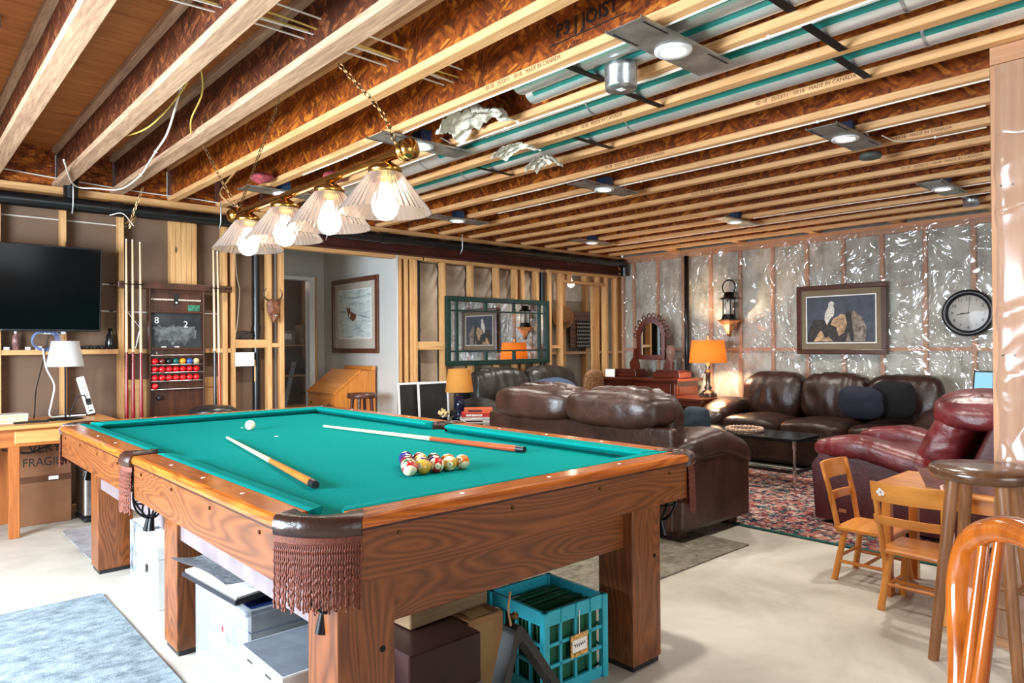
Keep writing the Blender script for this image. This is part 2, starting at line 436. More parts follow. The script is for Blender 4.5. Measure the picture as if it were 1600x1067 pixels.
# right half: posts, plates
for x in (4.02, 4.10, 4.165): stud(x, x + .038)
stud(4.205, 4.243, y0=WY - .02)
rail(4.36, 6.10, 2.162, 2.199, name='top_plate'); rail(4.0, 6.25, 0, .038, name='bottom_plate')
for x in (4.60, 4.995, 5.385, 5.68, 5.80, 6.04): stud(x, x + .038, y0=WY, y1=WY + .089)
rail(4.25, 4.72, 1.20, 1.29, y0=WY - .003, y1=WY + .035)
# framed doorway at the corner
for x in (6.262, 6.47, 7.37, 7.58): stud(x, x + .04)
rail(6.25, 7.62, 2.162, 2.199, name='top_plate'); rail(6.512, 7.368, 2.045, 2.083, name='door_header')
for x in (6.64, 6.95, 7.20): stud(x, x + .038, 2.084, 2.16)
rail(6.30, 6.468, 1.20, 1.238)
stud(7.22, 7.365, y0=WY + .12, y1=WY + .16)
# draped sheet behind the right-hand studs
linen = NT('draped_sheet'); tn = linen.noise(linen.coords(), 4, 4); linen.col(linen.ramp(tn.outputs[0], [(.3, (150, 132, 112)), (.7, (192, 174, 152))])); linen.fin(.45, 0, .4)
def drape(x0, x1, z0, z1, y, amp):
    def fn(u, v):
        x = x0 + (x1 - x0) * u; z = z0 + (z1 - z0) * v
        fold = math.sin((z * 1.0 + .25 * math.sin(u * PI)) * 30) * max(0, (v - .75) * 4) * amp
        return (x, y + fold + .02 * noise.noise(Vector((x * 3, z * 2, 1.3))), z)
    return MB().sheet(fn, 24, 60)
for (a, b, k) in ((4.25, 4.60, .014), (4.62, 4.99, .012), (5.01, 5.385, .014), (5.40, 5.70, .016), (5.72, 6.03, .014)):
    obj('draped_sheet', drape(a, b, 0.04, 2.15, WY + .11, k), linen.m, wa)
obj('draped_sheet', drape(4.06, 4.16, 0.04, 2.15, WY + .10, .006), linen.m, wa)
obj('wallboard', MB().box(4.0, 6.2, WY + .15, WY + .16, 0, 2.19), plain('beige_board', (150, 132, 116), .8, var=.05), wa)

# ------------------------------------------------------------ alcove with painted walls
paint = plain('grey_white_paint', (198, 196, 190), .6, var=.02, scale=2)
wal = thing('wall_alcove', 'light grey painted walls of an alcove beyond the stud wall', 'wall', kind='structure')
obj('painted_wall', MB().box(3.99, 4.012, WY - .005, 7.82, 0, 2.195).box(3.99, 4.012, 6.285, 7.82, 2.195, 2.449), paint, wal)
obj('painted_wall', MB().box(3.83, 4.01, 7.82, 7.84, 0, 2.5), paint, wal)
obj('painted_wall', MB().box(2.6, 3.35, 7.82, 7.84, 0, 2.5), paint, wal)
obj('painted_wall', MB().box(3.35, 3.83, 7.82, 7.84, 2.055, 2.5), paint, wal)
obj('painted_wall', MB().box(2.75, 2.77, 6.31, 7.82, 0, 2.5), paint, wal)
obj('alcove_ceiling', MB().box(2.75, 4.01, 6.285, 7.84, 2.45, 2.47), paint, wal)
obj('utility_ceiling', MB().box(4.02, 9.7, 6.285, 7.46, 2.45, 2.47), deck_m, wal)
d1 = thing('door_1', 'white framed doorway into a storage room', 'door', kind='structure')
obj('door_jamb', MB().box(3.77, 3.83, 7.74, 7.86, 0, 2.03), white_plastic, d1)
obj('door_jamb', MB().box(3.35, 3.40, 7.74, 7.86, 0, 2.03), white_plastic, d1)
obj('door_jamb', MB().box(3.35, 3.83, 7.74, 7.86, 2.03, 2.07), white_plastic, d1)
obj('door_stud', MB().rbox(3.83, 3.868, 7.75, 7.82, 0, 2.07, .002, 1), STUD(2), d1)
obj('door_pane', MB().box(3.40, 3.77, 7.79, 7.795, 0, 2.03), sheer('door_glass', (120, 124, 124), .88, .06), d1)
# storage room behind the alcove
wst = thing('wall_storage', 'dim unfinished storage room wall behind the alcove door', 'wall', kind='structure')
obj('wallboard', MB().box(2.4, 5.4, 9.08, 9.1, 0, 2.6), kraft, wst)
for x in (3.9, 4.3, 4.7): stud(x, x + .04, 0, 2.6, 9.0, 9.08, par=wst)
obj('storage_ceiling', MB().box(2.4, 5.4, 7.86, 9.1, 2.47, 2.49), deck_m, wst)
for z in (.45, .85, 1.25): rail(3.2, 5.0, z, z + .02, 8.7, 9.0, 'shelf', wst)

# ------------------------------------------------------------ room beyond the corner doorway
wr2 = thing('wall_utility', 'unfinished stud wall seen through the corner doorway', 'wall', kind='structure')
obj('wallboard', MB().box(6.3, 9.6, 7.42, 7.44, 0, 2.6), plain('grey_board', (150, 140, 122), .7, var=.12, scale=2), wr2)
for x in (6.75, 7.66, 8.20, 8.62, 9.1): stud(x, x + .09, 0, 2.35, 7.33, 7.42, par=wr2)
rail(6.5, 9.5, 1.10, 1.14, 7.32, 7.42, par=wr2); rail(6.5, 9.5, .40, .43, 7.33, 7.42, par=wr2)
for x, x1 in ((7.55, 7.70), (7.78, 8.25), (8.30, 8.62)):
    obj('window_pane', MB().box(x, x1, 7.395, 7.415, 1.92, 2.2), plain('pale_pane', (196, 190, 176), .4, var=.1), wr2)
rail(6.2, 9.6, 2.36, 2.40, 7.2, 7.45, 'top_plate', wr2)

# ------------------------------------------------------------ wall_right: insulation behind poly
WX = 7.65
wr = thing('wall_right', 'insulated stud wall behind crinkled clear plastic vapour barrier', 'wall', kind='structure')
def batt_mat():
    t = NT('glass_wool'); n = t.noise(t.coords((1, 1, .5)), 7, 6, .7)
    t.col(t.ramp(n.outputs[0], [(.28, (140, 134, 118)), (.5, (194, 190, 176)), (.74, (226, 224, 214))])); t.bump(n.outputs[0], .5, .03); return t.fin(.9, 0, .2)
bat_m = batt_mat()
SY = [6.15, 5.96, 5.565, 5.17, 4.765, 4.363, 3.95, 3.547, 3.15, 2.76, 2.36, 1.945, 1.54, 1.13, .72, .31, -.1]
pink = lambda ax: wood('spruce_behind_poly', (176, 112, 72), (208, 150, 104), ax, 16, .6)
for y in SY:
    obj('stud', MB().rbox(WX - .005, WX + .09, y - .02, y + .02, .04, 2.36, .002, 1), pink(2), wr)
for a, b in zip(SY[1:], SY[:-1]):
    for z0, z1 in ((.04, 1.155), (1.195, 2.36)):
        def bulge(u, v, a=a, b=b, z0=z0, z1=z1):
            e = min(1, min(u, 1 - u) * 7) * min(1, min(v, 1 - v) * 12)
            y = a + .02 + (b - a - .04) * u; z = z0 + (z1 - z0) * v
            return (WX + .035 - .03 * e + .012 * noise.noise(Vector((y * 6, z * 5, 2))), y, z)
        obj('insulation_batt', MB().sheet(bulge, 8, 18), bat_m, wr)
    obj('blocking', MB().box(WX - .003, WX + .08, a + .02, b - .02, 1.155, 1.195), pink(1), wr)
obj('top_plate', MB().box(WX - .01, WX + .09, -.3, 6.21, 2.36, 2.452), pink(1), wr)
obj('bottom_plate', MB().box(WX - .01, WX + .09, -.3, 6.21, 0, .04), pink(1), wr)
obj('foundation', MB().box(WX + .09, WX + .25, -.3, 6.21, 0, 2.75), plain('foundation', (130, 124, 114), .9), wr)
poly = polysheet('clear_poly', .10, 1.45)
def crinkle(u, v):
    y = -.3 + 6.45 * u; z = .03 + 2.38 * v
    p = Vector((y * 1.5, z * 1.1, 0)); a = noise.noise(p * 1.3) ; k = 1 - abs(noise.noise(Vector((y * 1.2 + z * 2.2, z * 1.3 - y * .7, 3)) * 1.6))
    k2 = 1 - abs(noise.noise(Vector((y * 3.2 - z * 1.2, z * 2.3 + y, 8)) * 1.5))
    amt = .5 + .5 * min(1, max(0, (3.2 - y) / 1.2))
    return (WX - .022 - (.010 * a + .022 * k ** 5 * amt + .013 * k2 ** 6 * amt), y, z)
obj('vapour_barrier', MB().sheet(crinkle, 300, 110), poly, wr)

# ------------------------------------------------------------ wall_partition (near, wrapped in poly)
wp = thing('wall_partition', 'short stud partition wrapped in clear plastic sheeting', 'wall', kind='structure')
PX, PY = 3.40, .795
raw = lambda ax: wood('raw_pine', (164, 112, 76), (196, 146, 106), ax, 9, .6, contrast=.8, knots=True)
for k, (y0, y1) in enumerate(((PY - .038, PY), (PY - .077, PY - .039), (PY - .116, PY - .078), (.30, .338), (-.10, -.062), (-.5, -.462))):
    obj('stud', MB().rbox(PX, PX + .089, y0, y1, .038, 2.378, .002, 1), raw(2), wp)
obj('facing_board', MB().rbox(PX - .019, PX, PY - .116, PY, .038, 2.378, .002, 1), raw(2), wp)
obj('facing_board', MB().rbox(PX - .019, PX, PY - .262, PY - .118, .038, 2.378, .002, 1), raw(2), wp)
obj('top_plate', MB().box(PX - .02, PX + .089, -1.2, PY, 2.38, 2.452), raw(1), wp)
obj('bottom_plate', MB().box(PX - .02, PX + .089, -1.2, PY, 0, .037), raw(1), wp)
for y in (PY - .035, PY - .075):
    for z in (1.88, 1.19, .6):
        obj('nail_head', MB().cyl((PX - .0195, y, z), (PX - .0215, y, z), .004, n=8), ink, wp)
def wrap(u, v):
    z = .04 + 2.33 * v; s = u
    k = 1 - abs(noise.noise(Vector((s * 2.2 + z * 2.0, z * 1.6 - s, 5)) * 1.3))
    o = .006 + .014 * k ** 6 + .004 * noise.noise(Vector((s * 3, z * 3, 1)))
    y = -1.1 + (PY + 1.1) * s
    e = max(0, (s - .97) / .03)
    return (PX - .022 - o * (1 - .5 * e) + .03 * e ** 3, y + .008 * e, z)
obj('vapour_barrier', MB().sheet(wrap, 110, 110), polysheet('clear_poly_near', .05, .9, .05, .6), wp)

# ------------------------------------------------------------ wall_left with the window
wl = thing('wall_left', 'plain board wall holding a wide daylight window', 'wall', kind='structure')
for (y0, y1, z0, z1) in ((-3.6, 1.95, 0, 2.75), (4.35, 6.31, 0, 2.75), (1.95, 4.35, 0, .65), (1.95, 4.35, 2.05, 2.75)):
    obj('wallboard', MB().box(-1.75, -1.65, y0, y1, z0, z1), paint, wl)
w1 = thing('window_1', 'wide white framed window in the left wall', 'window', kind='structure')
for (y0, y1, z0, z1) in ((1.95, 2.0, .65, 2.05), (4.3, 4.35, .65, 2.05), (2.0, 4.3, .65, .70), (2.0, 4.3, 2.0, 2.05), (3.13, 3.17, .70, 2.0)):
    obj('window_frame', MB().box(-1.71, -1.66, y0, y1, z0, z1), white_plastic, w1)

# ------------------------------------------------------------ pipes fixed to the back wall
abs_m = plain('abs_pipe', (16, 17, 19), .3, var=.2)
dp = thing('drain_pipe', 'long black plastic drain pipe running under the beam plate', 'pipe', (-1.9, 6.05, 2.30))
obj('pipe_run', MB().cyl((0, 0, 0), (9.42, 0, .055), .052, n=18), abs_m, dp)
for x in (.6, 3.2, 5.6, 7.7): obj('coupling', MB().cyl((x, 0, x * .00584), (x + .09, 0, x * .00584 + .0005), .059, n=18), abs_m, dp)
obj('elbow', MB().tube(spline([(9.36, 0, .054), (9.46, 0.0, .03), (9.48, .0, -.12)], 5), .056, 14), abs_m, dp)
obj('riser', MB().cyl((2.95, 0.02, .05), (2.95, 0.02, .45), .05, n=16), abs_m, dp)
for x in (2.95, 4.02, 5.0, 6.6):
    obj('hanger_strap', MB().tube([(x, -.06, .16), (x, -.0605, .0), (x, -.02, -.055)], .006, 6), galv, dp)
def vpipe(x, y, z0, z1, r, label):
    p = thing('vent_pipe', label, 'pipe', (x, y, z0))
    obj('pipe_run', MB().cyl((0, 0, 0), (0, 0, z1 - z0), r, n=16), abs_m, p)
    for z in (.55, 1.35): obj('coupling', MB().cyl((0, 0, z), (0, 0, z + .05), r + .006, n=16), abs_m, p)
vpipe(2.53, 6.268, .04, 2.158, .036, 'black plastic pipe standing in the stud bay beside the light switches')
vpipe(4.29, 6.26, .04, 2.158, .030, 'thin black pipe between the alcove post and the draped sheets')
vpipe(6.175, 6.25, .04, 2.158, .034, 'black plastic pipe standing beside the corner doorway frame')
pb = obj('vent_pipe', MB().lathe([(.001, 0), (.03, 0), (.03, 2.36), (.001, 2.36)], n=16), abs_m, loc=(WX - .075, 5.06, .0))
tag(pb, 'black plastic pipe standing against the insulated wall behind the lamp', 'pipe')
pex = plain('pex_pipe', (196, 190, 180), .4, var=.04)
for (x0, x1, z, y, lb) in ((-1.0, 1.48, 2.236, WY + .092, 'white plastic water pipe along the top of the stud bays'),
                        (.2, 1.42, 1.757, WY + .093, 'thin white water pipe running behind the television'),
                        (.2, 2.3, 1.54, WY + .093, 'thin white water pipe passing behind the cue rack')):
    p = thing('water_pipe', lb, 'pipe', (x0, y, z))
    obj('pipe_run', MB().cyl((0, 0, 0), (x1 - x0, 0, -.004), .0068 if z < 2 else .0065, n=10), pex, p)
    for x in (.3, .75, 1.15): obj('pipe_clip', MB().cyl((x, 0, 0), (x + .03, 0, 0), .009, n=8), black_plastic, p)
# ------------------------------------------------------------ pool table
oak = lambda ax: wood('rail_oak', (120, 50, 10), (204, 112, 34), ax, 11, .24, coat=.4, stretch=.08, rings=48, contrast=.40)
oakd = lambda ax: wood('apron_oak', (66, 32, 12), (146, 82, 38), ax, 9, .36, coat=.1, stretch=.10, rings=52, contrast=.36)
def felt_mat(name, d, l):
    t = NT(name); n = t.noise(t.coords(), 260, 2); b = t.noise(t.coords(), 2.2, 3)
    c = t.ramp(n.outputs[0], [(.3, d), (.7, l)]); c = t.mix(t.ramp(b.outputs[0], [(.3, (0, 0, 0)), (.8, (70, 70, 70))]), c, lin(l))
    t.col(c); t.bump(n.outputs[0], .2, .001); return t.fin(.95, 0, .05)
felt = felt_mat('green_cloth', (0, 108, 104), (4, 144, 138))
pleather = leather('pocket_leather', (34, 17, 12), (62, 34, 24), .25)
fringe_m = plain('fringe_cord', (96, 46, 28), .75, var=.35, scale=220)
pool = thing('pool_table', 'large oak pool table with turquoise green cloth and fringed leather pockets', 'pool table', (1.605, 3.195, 0))
W, L, CUT, SP = .85, 1.605, .155, .075
obj('playing_surface', MB().prism([(-W + .22, -L + .085), (W - .22, -L + .085), (W - .11, -L + .20), (W - .085, -SP), (W - .085, SP), (W - .11, L - .20), (W - .22, L - .085), (-W + .22, L - .085), (-W + .11, L - .20), (-W + .085, SP), (-W + .085, -SP), (-W + .11, -L + .20)], .735, .765), felt, pool)
obj('slate_bed', MB().prism([(-W + .2, -L + .05), (W - .2, -L + .05), (W - .05, -L + .2), (W - .05, L - .2), (W - .2, L - .05), (-W + .2, L - .05), (-W + .05, L - .2), (-W + .05, -L + .2)], .645, .734), plain('slate', (70, 70, 72), .8), pool)
def rail_prof(): # (across from outer edge, z) ; 0 = outer, positive inward
    return [(-.008, .778), (-.010, .790), (-.004, .803), (.006, .807), (.083, .807), (.088, .802), (.088, .772), (.0, .772)]
def cush_prof(): return [(.088, .807), (.105, .8085), (.150, .803), (.158, .796), (.152, .789), (.120, .770), (.089, .766)]
def sweep(prof, f, a, b, ea=0, eb=0):
    """profile across, run a..b along; ends slanted inward by ea / eb per unit of across"""
    n = len(prof); mb = MB(); vs = [f(p, a + ea * max(0, p - .10), z) for p, z in prof] + [f(p, b - eb * max(0, p - .10), z) for p, z in prof]
    mb.add(vs, [(i, (i + 1) % n, n + (i + 1) % n, n + i) for i in range(n)], False)
    mb.add(vs, [tuple(range(n))[::-1], tuple(range(n, 2 * n))], False); return mb
CR, CRY = .085, .125
def seg(f, a, b, ea, eb, ax, panel):
    rl = obj('rail', sweep(rail_prof(), f, a, b), oak(ax), pool)
    for k in (1, 2, 3):
        if b - a < 1.3 or True:
            p = f(.043, a + (b - a) * k / 4, .8072); obj('rail_sight', MB().cyl(p, (p[0], p[1], p[2] + .0008), .007, n=10), white_plastic, rl)
    obj('cushion', sweep(cush_prof(), f, a, b, ea, eb), felt, pool)
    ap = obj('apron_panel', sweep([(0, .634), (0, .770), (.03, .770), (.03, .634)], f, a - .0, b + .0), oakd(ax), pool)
    obj('bead', sweep([(-.006, .770), (-.006, .777), (.01, .777), (.01, .770)], f, a, b), plain('dark_bead', (58, 34, 26), .25), ap)
    for k in (.08, .36, .64, .92):
        p = f(0, a + (b - a) * k, .745); q = f(-.004, a + (b - a) * k, .745); obj('bolt_cap', MB().cyl(p, q, .006, n=10), old_brass, ap)
for s in (-1, 1):
    seg(lambda p, t, z, s=s: (t, s * (L - p), z), -W + CUT, W - CR, .9, .9, 0, None)
    for (a, b, ea, eb) in ((-L + (CUT if s < 0 else CRY), -SP, .9, .35), (SP, L - (CUT if s < 0 else CRY), .35, .9)):
        seg(lambda p, t, z, s=s: (s * (W - p), t, z), a, b, ea, eb, 1, None)
# under-frame
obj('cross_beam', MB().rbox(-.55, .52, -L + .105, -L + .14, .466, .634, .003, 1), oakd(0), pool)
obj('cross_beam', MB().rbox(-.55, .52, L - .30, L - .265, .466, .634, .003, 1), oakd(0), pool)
for x in (-.715, .66): obj('side_beam', MB().rbox(x, x + .03, -L + .22, L - .27, .466, .634, .003, 1), plain('side_beam_daylit', (118, 106, 108), .35, var=.1), pool)  # grey base colour imitates daylight reflected off the beam sides
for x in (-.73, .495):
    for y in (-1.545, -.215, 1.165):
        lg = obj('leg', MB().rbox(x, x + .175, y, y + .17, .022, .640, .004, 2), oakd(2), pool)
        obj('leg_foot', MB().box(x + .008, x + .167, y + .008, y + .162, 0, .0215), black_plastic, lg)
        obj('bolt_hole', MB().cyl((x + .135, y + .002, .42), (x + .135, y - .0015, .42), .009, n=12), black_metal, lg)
# pockets: leather, fringe, iron basket
def pocket(M, half, bulge, inner, fr=True, cords=38):
    """local frame: outer chord along x (-half..half) at y=0, table towards +y"""
    outer = [(-half + 2 * half * i / 12, -bulge * (1 - (2 * i / 12 - 1) ** 2)) for i in range(13)]
    inn = [(half * .80 * (1 - 2 * i / 12), inner - (inner - .012) * (1 - (1 - 2 * i / 12) ** 2)) for i in range(13)]
    ring = [( .92, .770), (1.0, .776), (1.0, .800), (.93, .810)]
    lea = MB(); n = 13
    prof_o = [(0, .758), (-.012, .764), (-.016, .785), (-.010, .802), (.004, .811)]
    rows = [[(x, y + dy, z) for x, y in outer] for dy, z in prof_o] + [[(x, y, .808) for x, y in inn[::-1]], [(x, y - .0, .775) for x, y in inn[::-1]], [(x * .9, y + .01, .70) for x, y in inn[::-1]]]
    vs = [p for r in rows for p in r]
    lea.add(vs, [(j * n + i, j * n + i + 1, (j + 1) * n + i + 1, (j + 1) * n + i) for j in range(len(rows) - 1) for i in range(n - 1)], True)
    for i in (0, n - 1): lea.add([r[i] for r in rows], [tuple(range(len(rows)))], False)
    lea.v = [tuple(M @ Vector(v)) for v in lea.v]
    pk = obj('pocket', lea, pleather, pool)
    if fr:
        fm = MB()
        head = [(x, y - .004, z) for z in (.728, .760) for x, y in outer]
        fm.add(head, [(i, i + 1, n + i + 1, n + i) for i in range(n - 1)], True)
        for c in range(cords):
            u = (c + .5) / cords * 12; i = min(11, int(u)); f = u - i
            x = outer[i][0] * (1 - f) + outer[i + 1][0] * f; y = outer[i][1] * (1 - f) + outer[i + 1][1] * f - .006
            sw = random.uniform(-.004, .004); ln = random.uniform(.155, .175)
            fm.tube([(x + sw * t * t + .0012 * math.sin(t * 40), y + .0012 * math.cos(t * 40) - .004 * t, .742 - ln * t) for t in [k / 22 for k in range(23)]], [.0032 + .0009 * math.cos(k * 3.1) for k in range(23)], 5)
        fm.v = [tuple(M @ Vector(v)) for v in fm.v]
        o = obj('fringe', fm, fringe_m, pk); o['kind'] = 'stuff'
    bk = MB(); cy = .085
    for r, z in ((.062, .655), (.058, .60), (.022, .535)):
        bk.tube([(r * math.cos(t), cy + r * math.sin(t), z) for t in [2 * PI * k / 16 for k in range(16)]], .0042, 5, True)
    for k in range(8):
        t = 2 * PI * k / 8
        bk.tube(spline([(.062 * math.cos(t), cy + .062 * math.sin(t), .70), (.070 * math.cos(t + .15), cy + .070 * math.sin(t + .15), .62), (.052 * math.cos(t - .1), cy + .052 * math.sin(t - .1), .565), (.02 * math.cos(t), cy + .02 * math.sin(t), .533)], 4), .0045, 5)
    bk.cyl((-.012, cy, .54), (-.02, cy - .008, .475), .012, .018, 8); bk.cyl((.014, cy, .54), (.022, cy - .006, .48), .010, .016, 8)
    bk.v = [tuple(M @ Vector(v)) for v in bk.v]
    obj('pocket_basket', bk, black_metal, pk)
for (sx, sy) in ((-1, -1), (1, -1), (1, 1), (-1, 1)):
    cx_, cy_ = (CUT, CUT) if sx < 0 else (CR, CRY)
    A, B = Vector((sx * (W - cx_), sy * L, 0)), Vector((sx * W, sy * (L - cy_), 0)); d = (B - A) if sx * sy > 0 else (A - B); mid = (A + B) / 2
    if d.cross(-mid).z < 0: d = -d
    pocket(T(mid.x, mid.y, 0, rz=math.atan2(d.y, d.x)), d.length / 2 + .006, .030 if sx < 0 else .05, .085)
for sx in (-1, 1):
    pocket(T(sx * (W + .004), 0, 0, rz=PI / 2 if sx > 0 else -PI / 2), SP, .018, .13, True, 20)
for (x, y) in ((-.04, .42), (.12, -.65), (-.02, .95)):
    obj('spot_sticker', MB().cyl((x, y, .7652), (x, y, .7657), .011, n=12), paper, pool)

# ------------------------------------------------------------ cues and balls on the cloth
maple = wood('cue_maple', (206, 170, 124), (232, 204, 166), 1, 30, .3, stretch=.03)
def cue(label, p, q, butt, group=None, wrap=None, name='pool_cue', top=False):
    p = Vector(p); q = Vector(q); d = q - p; ln = d.length
    t = thing(name, label, 'cue', q if top else (p + d * .5), 0, group)
    t.rotation_euler = d.to_track_quat('Y', 'Z').to_euler()
    if top: t.location = q
    o = -ln if top else -ln * .5
    obj('shaft', MB().tube([(0, o + .014, 0), (0, o + ln * .6, 0)], [.0062, .0105], 12), maple, t)
    obj('butt', MB().tube([(0, o + ln * .6, 0), (0, o + ln * .97, 0)], [.0105, .0145], 12), butt, t)
    obj('bumper', MB().tube([(0, o + ln * .97, 0), (0, o + ln, 0)], [.0150, .0135], 12), black_plastic, t)
    obj('tip', MB().tube([(0, o, 0), (0, o + .014, 0)], [.0060, .0063], 10), white_plastic, t)
    if wrap: obj('butt_wrap', MB().tube([(0, o + ln * .68, 0), (0, o + ln * .78, 0)], [.0120, .0131], 12), wrap, t)
    return t
amber = wood('cue_amber', (170, 92, 26), (206, 124, 48), 1, 20, .25, coat=.4)
cherry = wood('cue_cherry', (140, 50, 22), (186, 84, 44), 1, 20, .25, coat=.4)
cue('pool cue with amber butt lying on the open green cloth', (1.324, 3.666, .7765), (1.077, 2.177, .781), amber)
cue('pool cue with red-brown butt lying along the far cushion of the table', (1.926, 3.782, .7765), (2.114, 2.257, .781), cherry)

BR = .0286
def ball_mat(name, c, stripe=False, spot=True):
    t = NT(name); tc = t.node('ShaderNodeTexCoord'); sp = t.node('ShaderNodeSeparateXYZ'); t.link(tc.outputs['Object'], sp.inputs[0])
    ivory = lin((232, 218, 176)); cc = lin(c); col = cc
    def step(sock, op, v):
        m = t.node('ShaderNodeMath', operation=op); m.inputs[1].default_value = v; t.link(sock, m.inputs[0]); return m.outputs[0]
    if stripe:
        ab = t.node('ShaderNodeMath', operation='ABSOLUTE'); t.link(sp.outputs[2], ab.inputs[0])
        col = t.mix(step(ab.outputs[0], 'GREATER_THAN', BR * .5), cc, ivory)
    if spot: col = t.mix(step(sp.outputs[1], 'GREATER_THAN', BR * .90), col, ivory)
    t.col(col); return t.fin(.08, 0, .6, .4)
def ball(label, loc, c, stripe=False, num=None, rot=(0, 0, 0), r=BR, group=None, name='pool_ball'):
    m = ball_mat('ball_' + '%d_%d_%d' % c + ('s' if stripe else ''), c, stripe, num is not None) if num is not None or stripe else plain('ball_%d_%d_%d' % c, c, .1, coat=.4, var=.02)
    o = obj(name, MB().sphere((0, 0, 0), r, 28), m, loc=loc, rot=rot); tag(o, label, 'ball', group)
    if num is not None: lettering('number', str(num), .015, ink, o, Matrix.Translation((0, r * 1.0, 0)) @ Matrix.Rotation(PI, 4, 'Z') @ Matrix.Rotation(PI / 2, 4, 'X'), .0002)
    return o
ball('ivory cue ball lying alone near the head of the table', (1.573, 3.993, .765 + BR), (236, 224, 186))
RED, YEL, ORA, GRN, PUR, MAR, BLU, BLK = (186, 22, 24), (214, 160, 52), (222, 106, 24), (10, 92, 62), (62, 30, 84), (108, 20, 34), (28, 44, 120), (18, 18, 20)
rows = [[(RED, 1, 3, 'red and ivory striped ball at the near left end of the racked balls'), (YEL, 0, 1, 'plain yellow ball in the base row of the racked balls'),
         (RED, 1, 11, 'red striped number eleven ball in the middle of the base row'), (YEL, 1, 9, 'yellow striped number nine ball in the base row of the rack'),
         (ORA, 1, 13, 'orange striped number thirteen ball at the right end of the base row')],
        [(GRN, 1, 14, 'green striped ball in the second row of the racked balls'), (BLU, 1, 10, 'blue striped ball in the second row of the racked balls'),
         (PUR, 1, 12, 'purple striped ball in the second row of the racked balls'), (ORA, 0, 5, 'plain orange ball in the second row of the racked balls')],
        [(MAR, 0, 7, 'plain maroon ball in the third row of the racked balls'), (YEL, 1, 9, 'yellow striped ball in the third row of the racked balls'), (BLK, 0, 8, 'black ball in the third row of the racked balls')],
        [(PUR, 0, 4, 'plain purple ball in the fourth row of the racked balls'), (MAR, 1, 15, 'maroon striped ball in the fourth row of the racked balls')],
        [(BLU, 0, 2, 'plain blue ball at the apex of the racked balls')]]
for r, row in enumerate(rows):
    for k, (c, st, nm, lb) in enumerate(row):
        x = 1.440 + k * .0574 + r * .0287; y = 2.158 - .005 * k + r * .0497
        rot = [(.9, .7, 2.2), (.2, .3, 2.0), (.05, 1.35, 2.75), (.0, .15, 2.55), (.5, .5, 2.3)][k] if r == 0 else (PI / 2 + random.uniform(-.35, .35), 0, random.uniform(0, 6))
        ball(lb, (x, y, .765 + BR), c, bool(st), nm, rot, group='racked pool balls')

# ------------------------------------------------------------ four-shade lamp over the table
def ribbed():
    t = NT('ribbed_glass'); g = t.node('ShaderNodeBsdfGlossy'); g.inputs['Roughness'].default_value = .12
    tl = t.node('ShaderNodeBsdfTranslucent'); tl.inputs[0].default_value = lin((255, 246, 240))
    tr = t.node('ShaderNodeBsdfRefraction'); tr.inputs[0].default_value = lin((244, 236, 230)); tr.inputs['Roughness'].default_value = .42; tr.inputs['IOR'].default_value = 1.12
    m1 = t.node('ShaderNodeMixShader'); m1.inputs[0].default_value = .05; t.link(tr.outputs[0], m1.inputs[1]); t.link(tl.outputs[0], m1.inputs[2])
    fr = t.node('ShaderNodeLayerWeight'); pw = t.node('ShaderNodeMath', operation='POWER'); pw.inputs[1].default_value = 4; t.link(fr.outputs['Facing'], pw.inputs[0])
    m2 = t.node('ShaderNodeMixShader'); t.link(pw.outputs[0], m2.inputs[0]); df = t.node('ShaderNodeBsdfDiffuse'); df.inputs[0].default_value = lin((224, 210, 202)); m3 = t.node('ShaderNodeMixShader'); m3.inputs[0].default_value = .16; t.link(m1.outputs[0], m3.inputs[1]); t.link(df.outputs[0], m3.inputs[2]); t.link(m3.outputs[0], m2.inputs[1]); t.link(g.outputs[0], m2.inputs[2])
    t.link(m2.outputs[0], t.out.inputs[0]); return t.m
rib = ribbed(); bulb_m = emit('lamp_bulb', (255, 240, 220), 16)
lamp = thing('pool_table_lamp', 'brass bar lamp with four ribbed glass shades hung over the pool table', 'lamp', (1.63, 3.42, 1.83))
BZ = .235
obj('bar', MB().cyl((0, -.93, BZ), (0, .93, BZ), .021, n=18), brass, lamp)
for s in (-1, 1):
    fin = MB().lathe([(.001, -.06), (.020, -.055), (.026, -.03), (.043, -.02), (.045, .0), (.030, .012), (.043, .022), (.045, .042), (.020, .06), (.001, .062)], n=20, M=T(0, s * .96, BZ, rx=PI / 2))
    obj('finial', fin, brass, lamp)
for k in range(4):
    y = -.80 + k * .512
    sh = obj('shade', MB().lathe([(.070, .172), (.110, .120), (.155, .060), (.200, .0), (.203, -.004), (.198, -.003)], (0, y, 0), 96, flute=.014, smooth=False), rib, lamp)
    obj('fitter', MB().lathe([(.001, .222), (.030, .220), (.050, .205), (.066, .196), (.074, .19), (.074, .165), (.071, .165)], (0, y, 0), 24), brass, sh)
    obj('bulb', MB().lathe([(.018, .14), (.022, .12), (.045, .085), (.056, .05), (.058, .02), (.050, -.008), (.030, -.030), (.001, -.038)], (0, y, 0), 20), bulb_m, sh)
def chain(name, par, pts, m, ln=.034, r=.0026):
    P = spline(pts, 40); mb = MB(); acc = 0; k = 0
    for a, b in zip(P[:-1], P[1:]):
        acc += (b - a).length
        if acc >= ln * .72:
            acc = 0; d = (b - a).normalized(); M = Matrix.Translation(b) @ d.to_track_quat('X', 'Z').to_matrix().to_4x4() @ Matrix.Rotation(PI / 2 * (k % 2) + .4, 4, 'X')
            mb.tube([(ln * .5 * math.cos(t), ln * .26 * math.sin(t), 0) for t in [2 * PI * j / 8 for j in range(8)]], r, 4, True, M); k += 1
    return obj(name, mb, m, par)
chain('chain', lamp, [(0, -.90, BZ + .02), (-.05, -.85, BZ + .18), (-.17, -.72, .62)], old_brass)
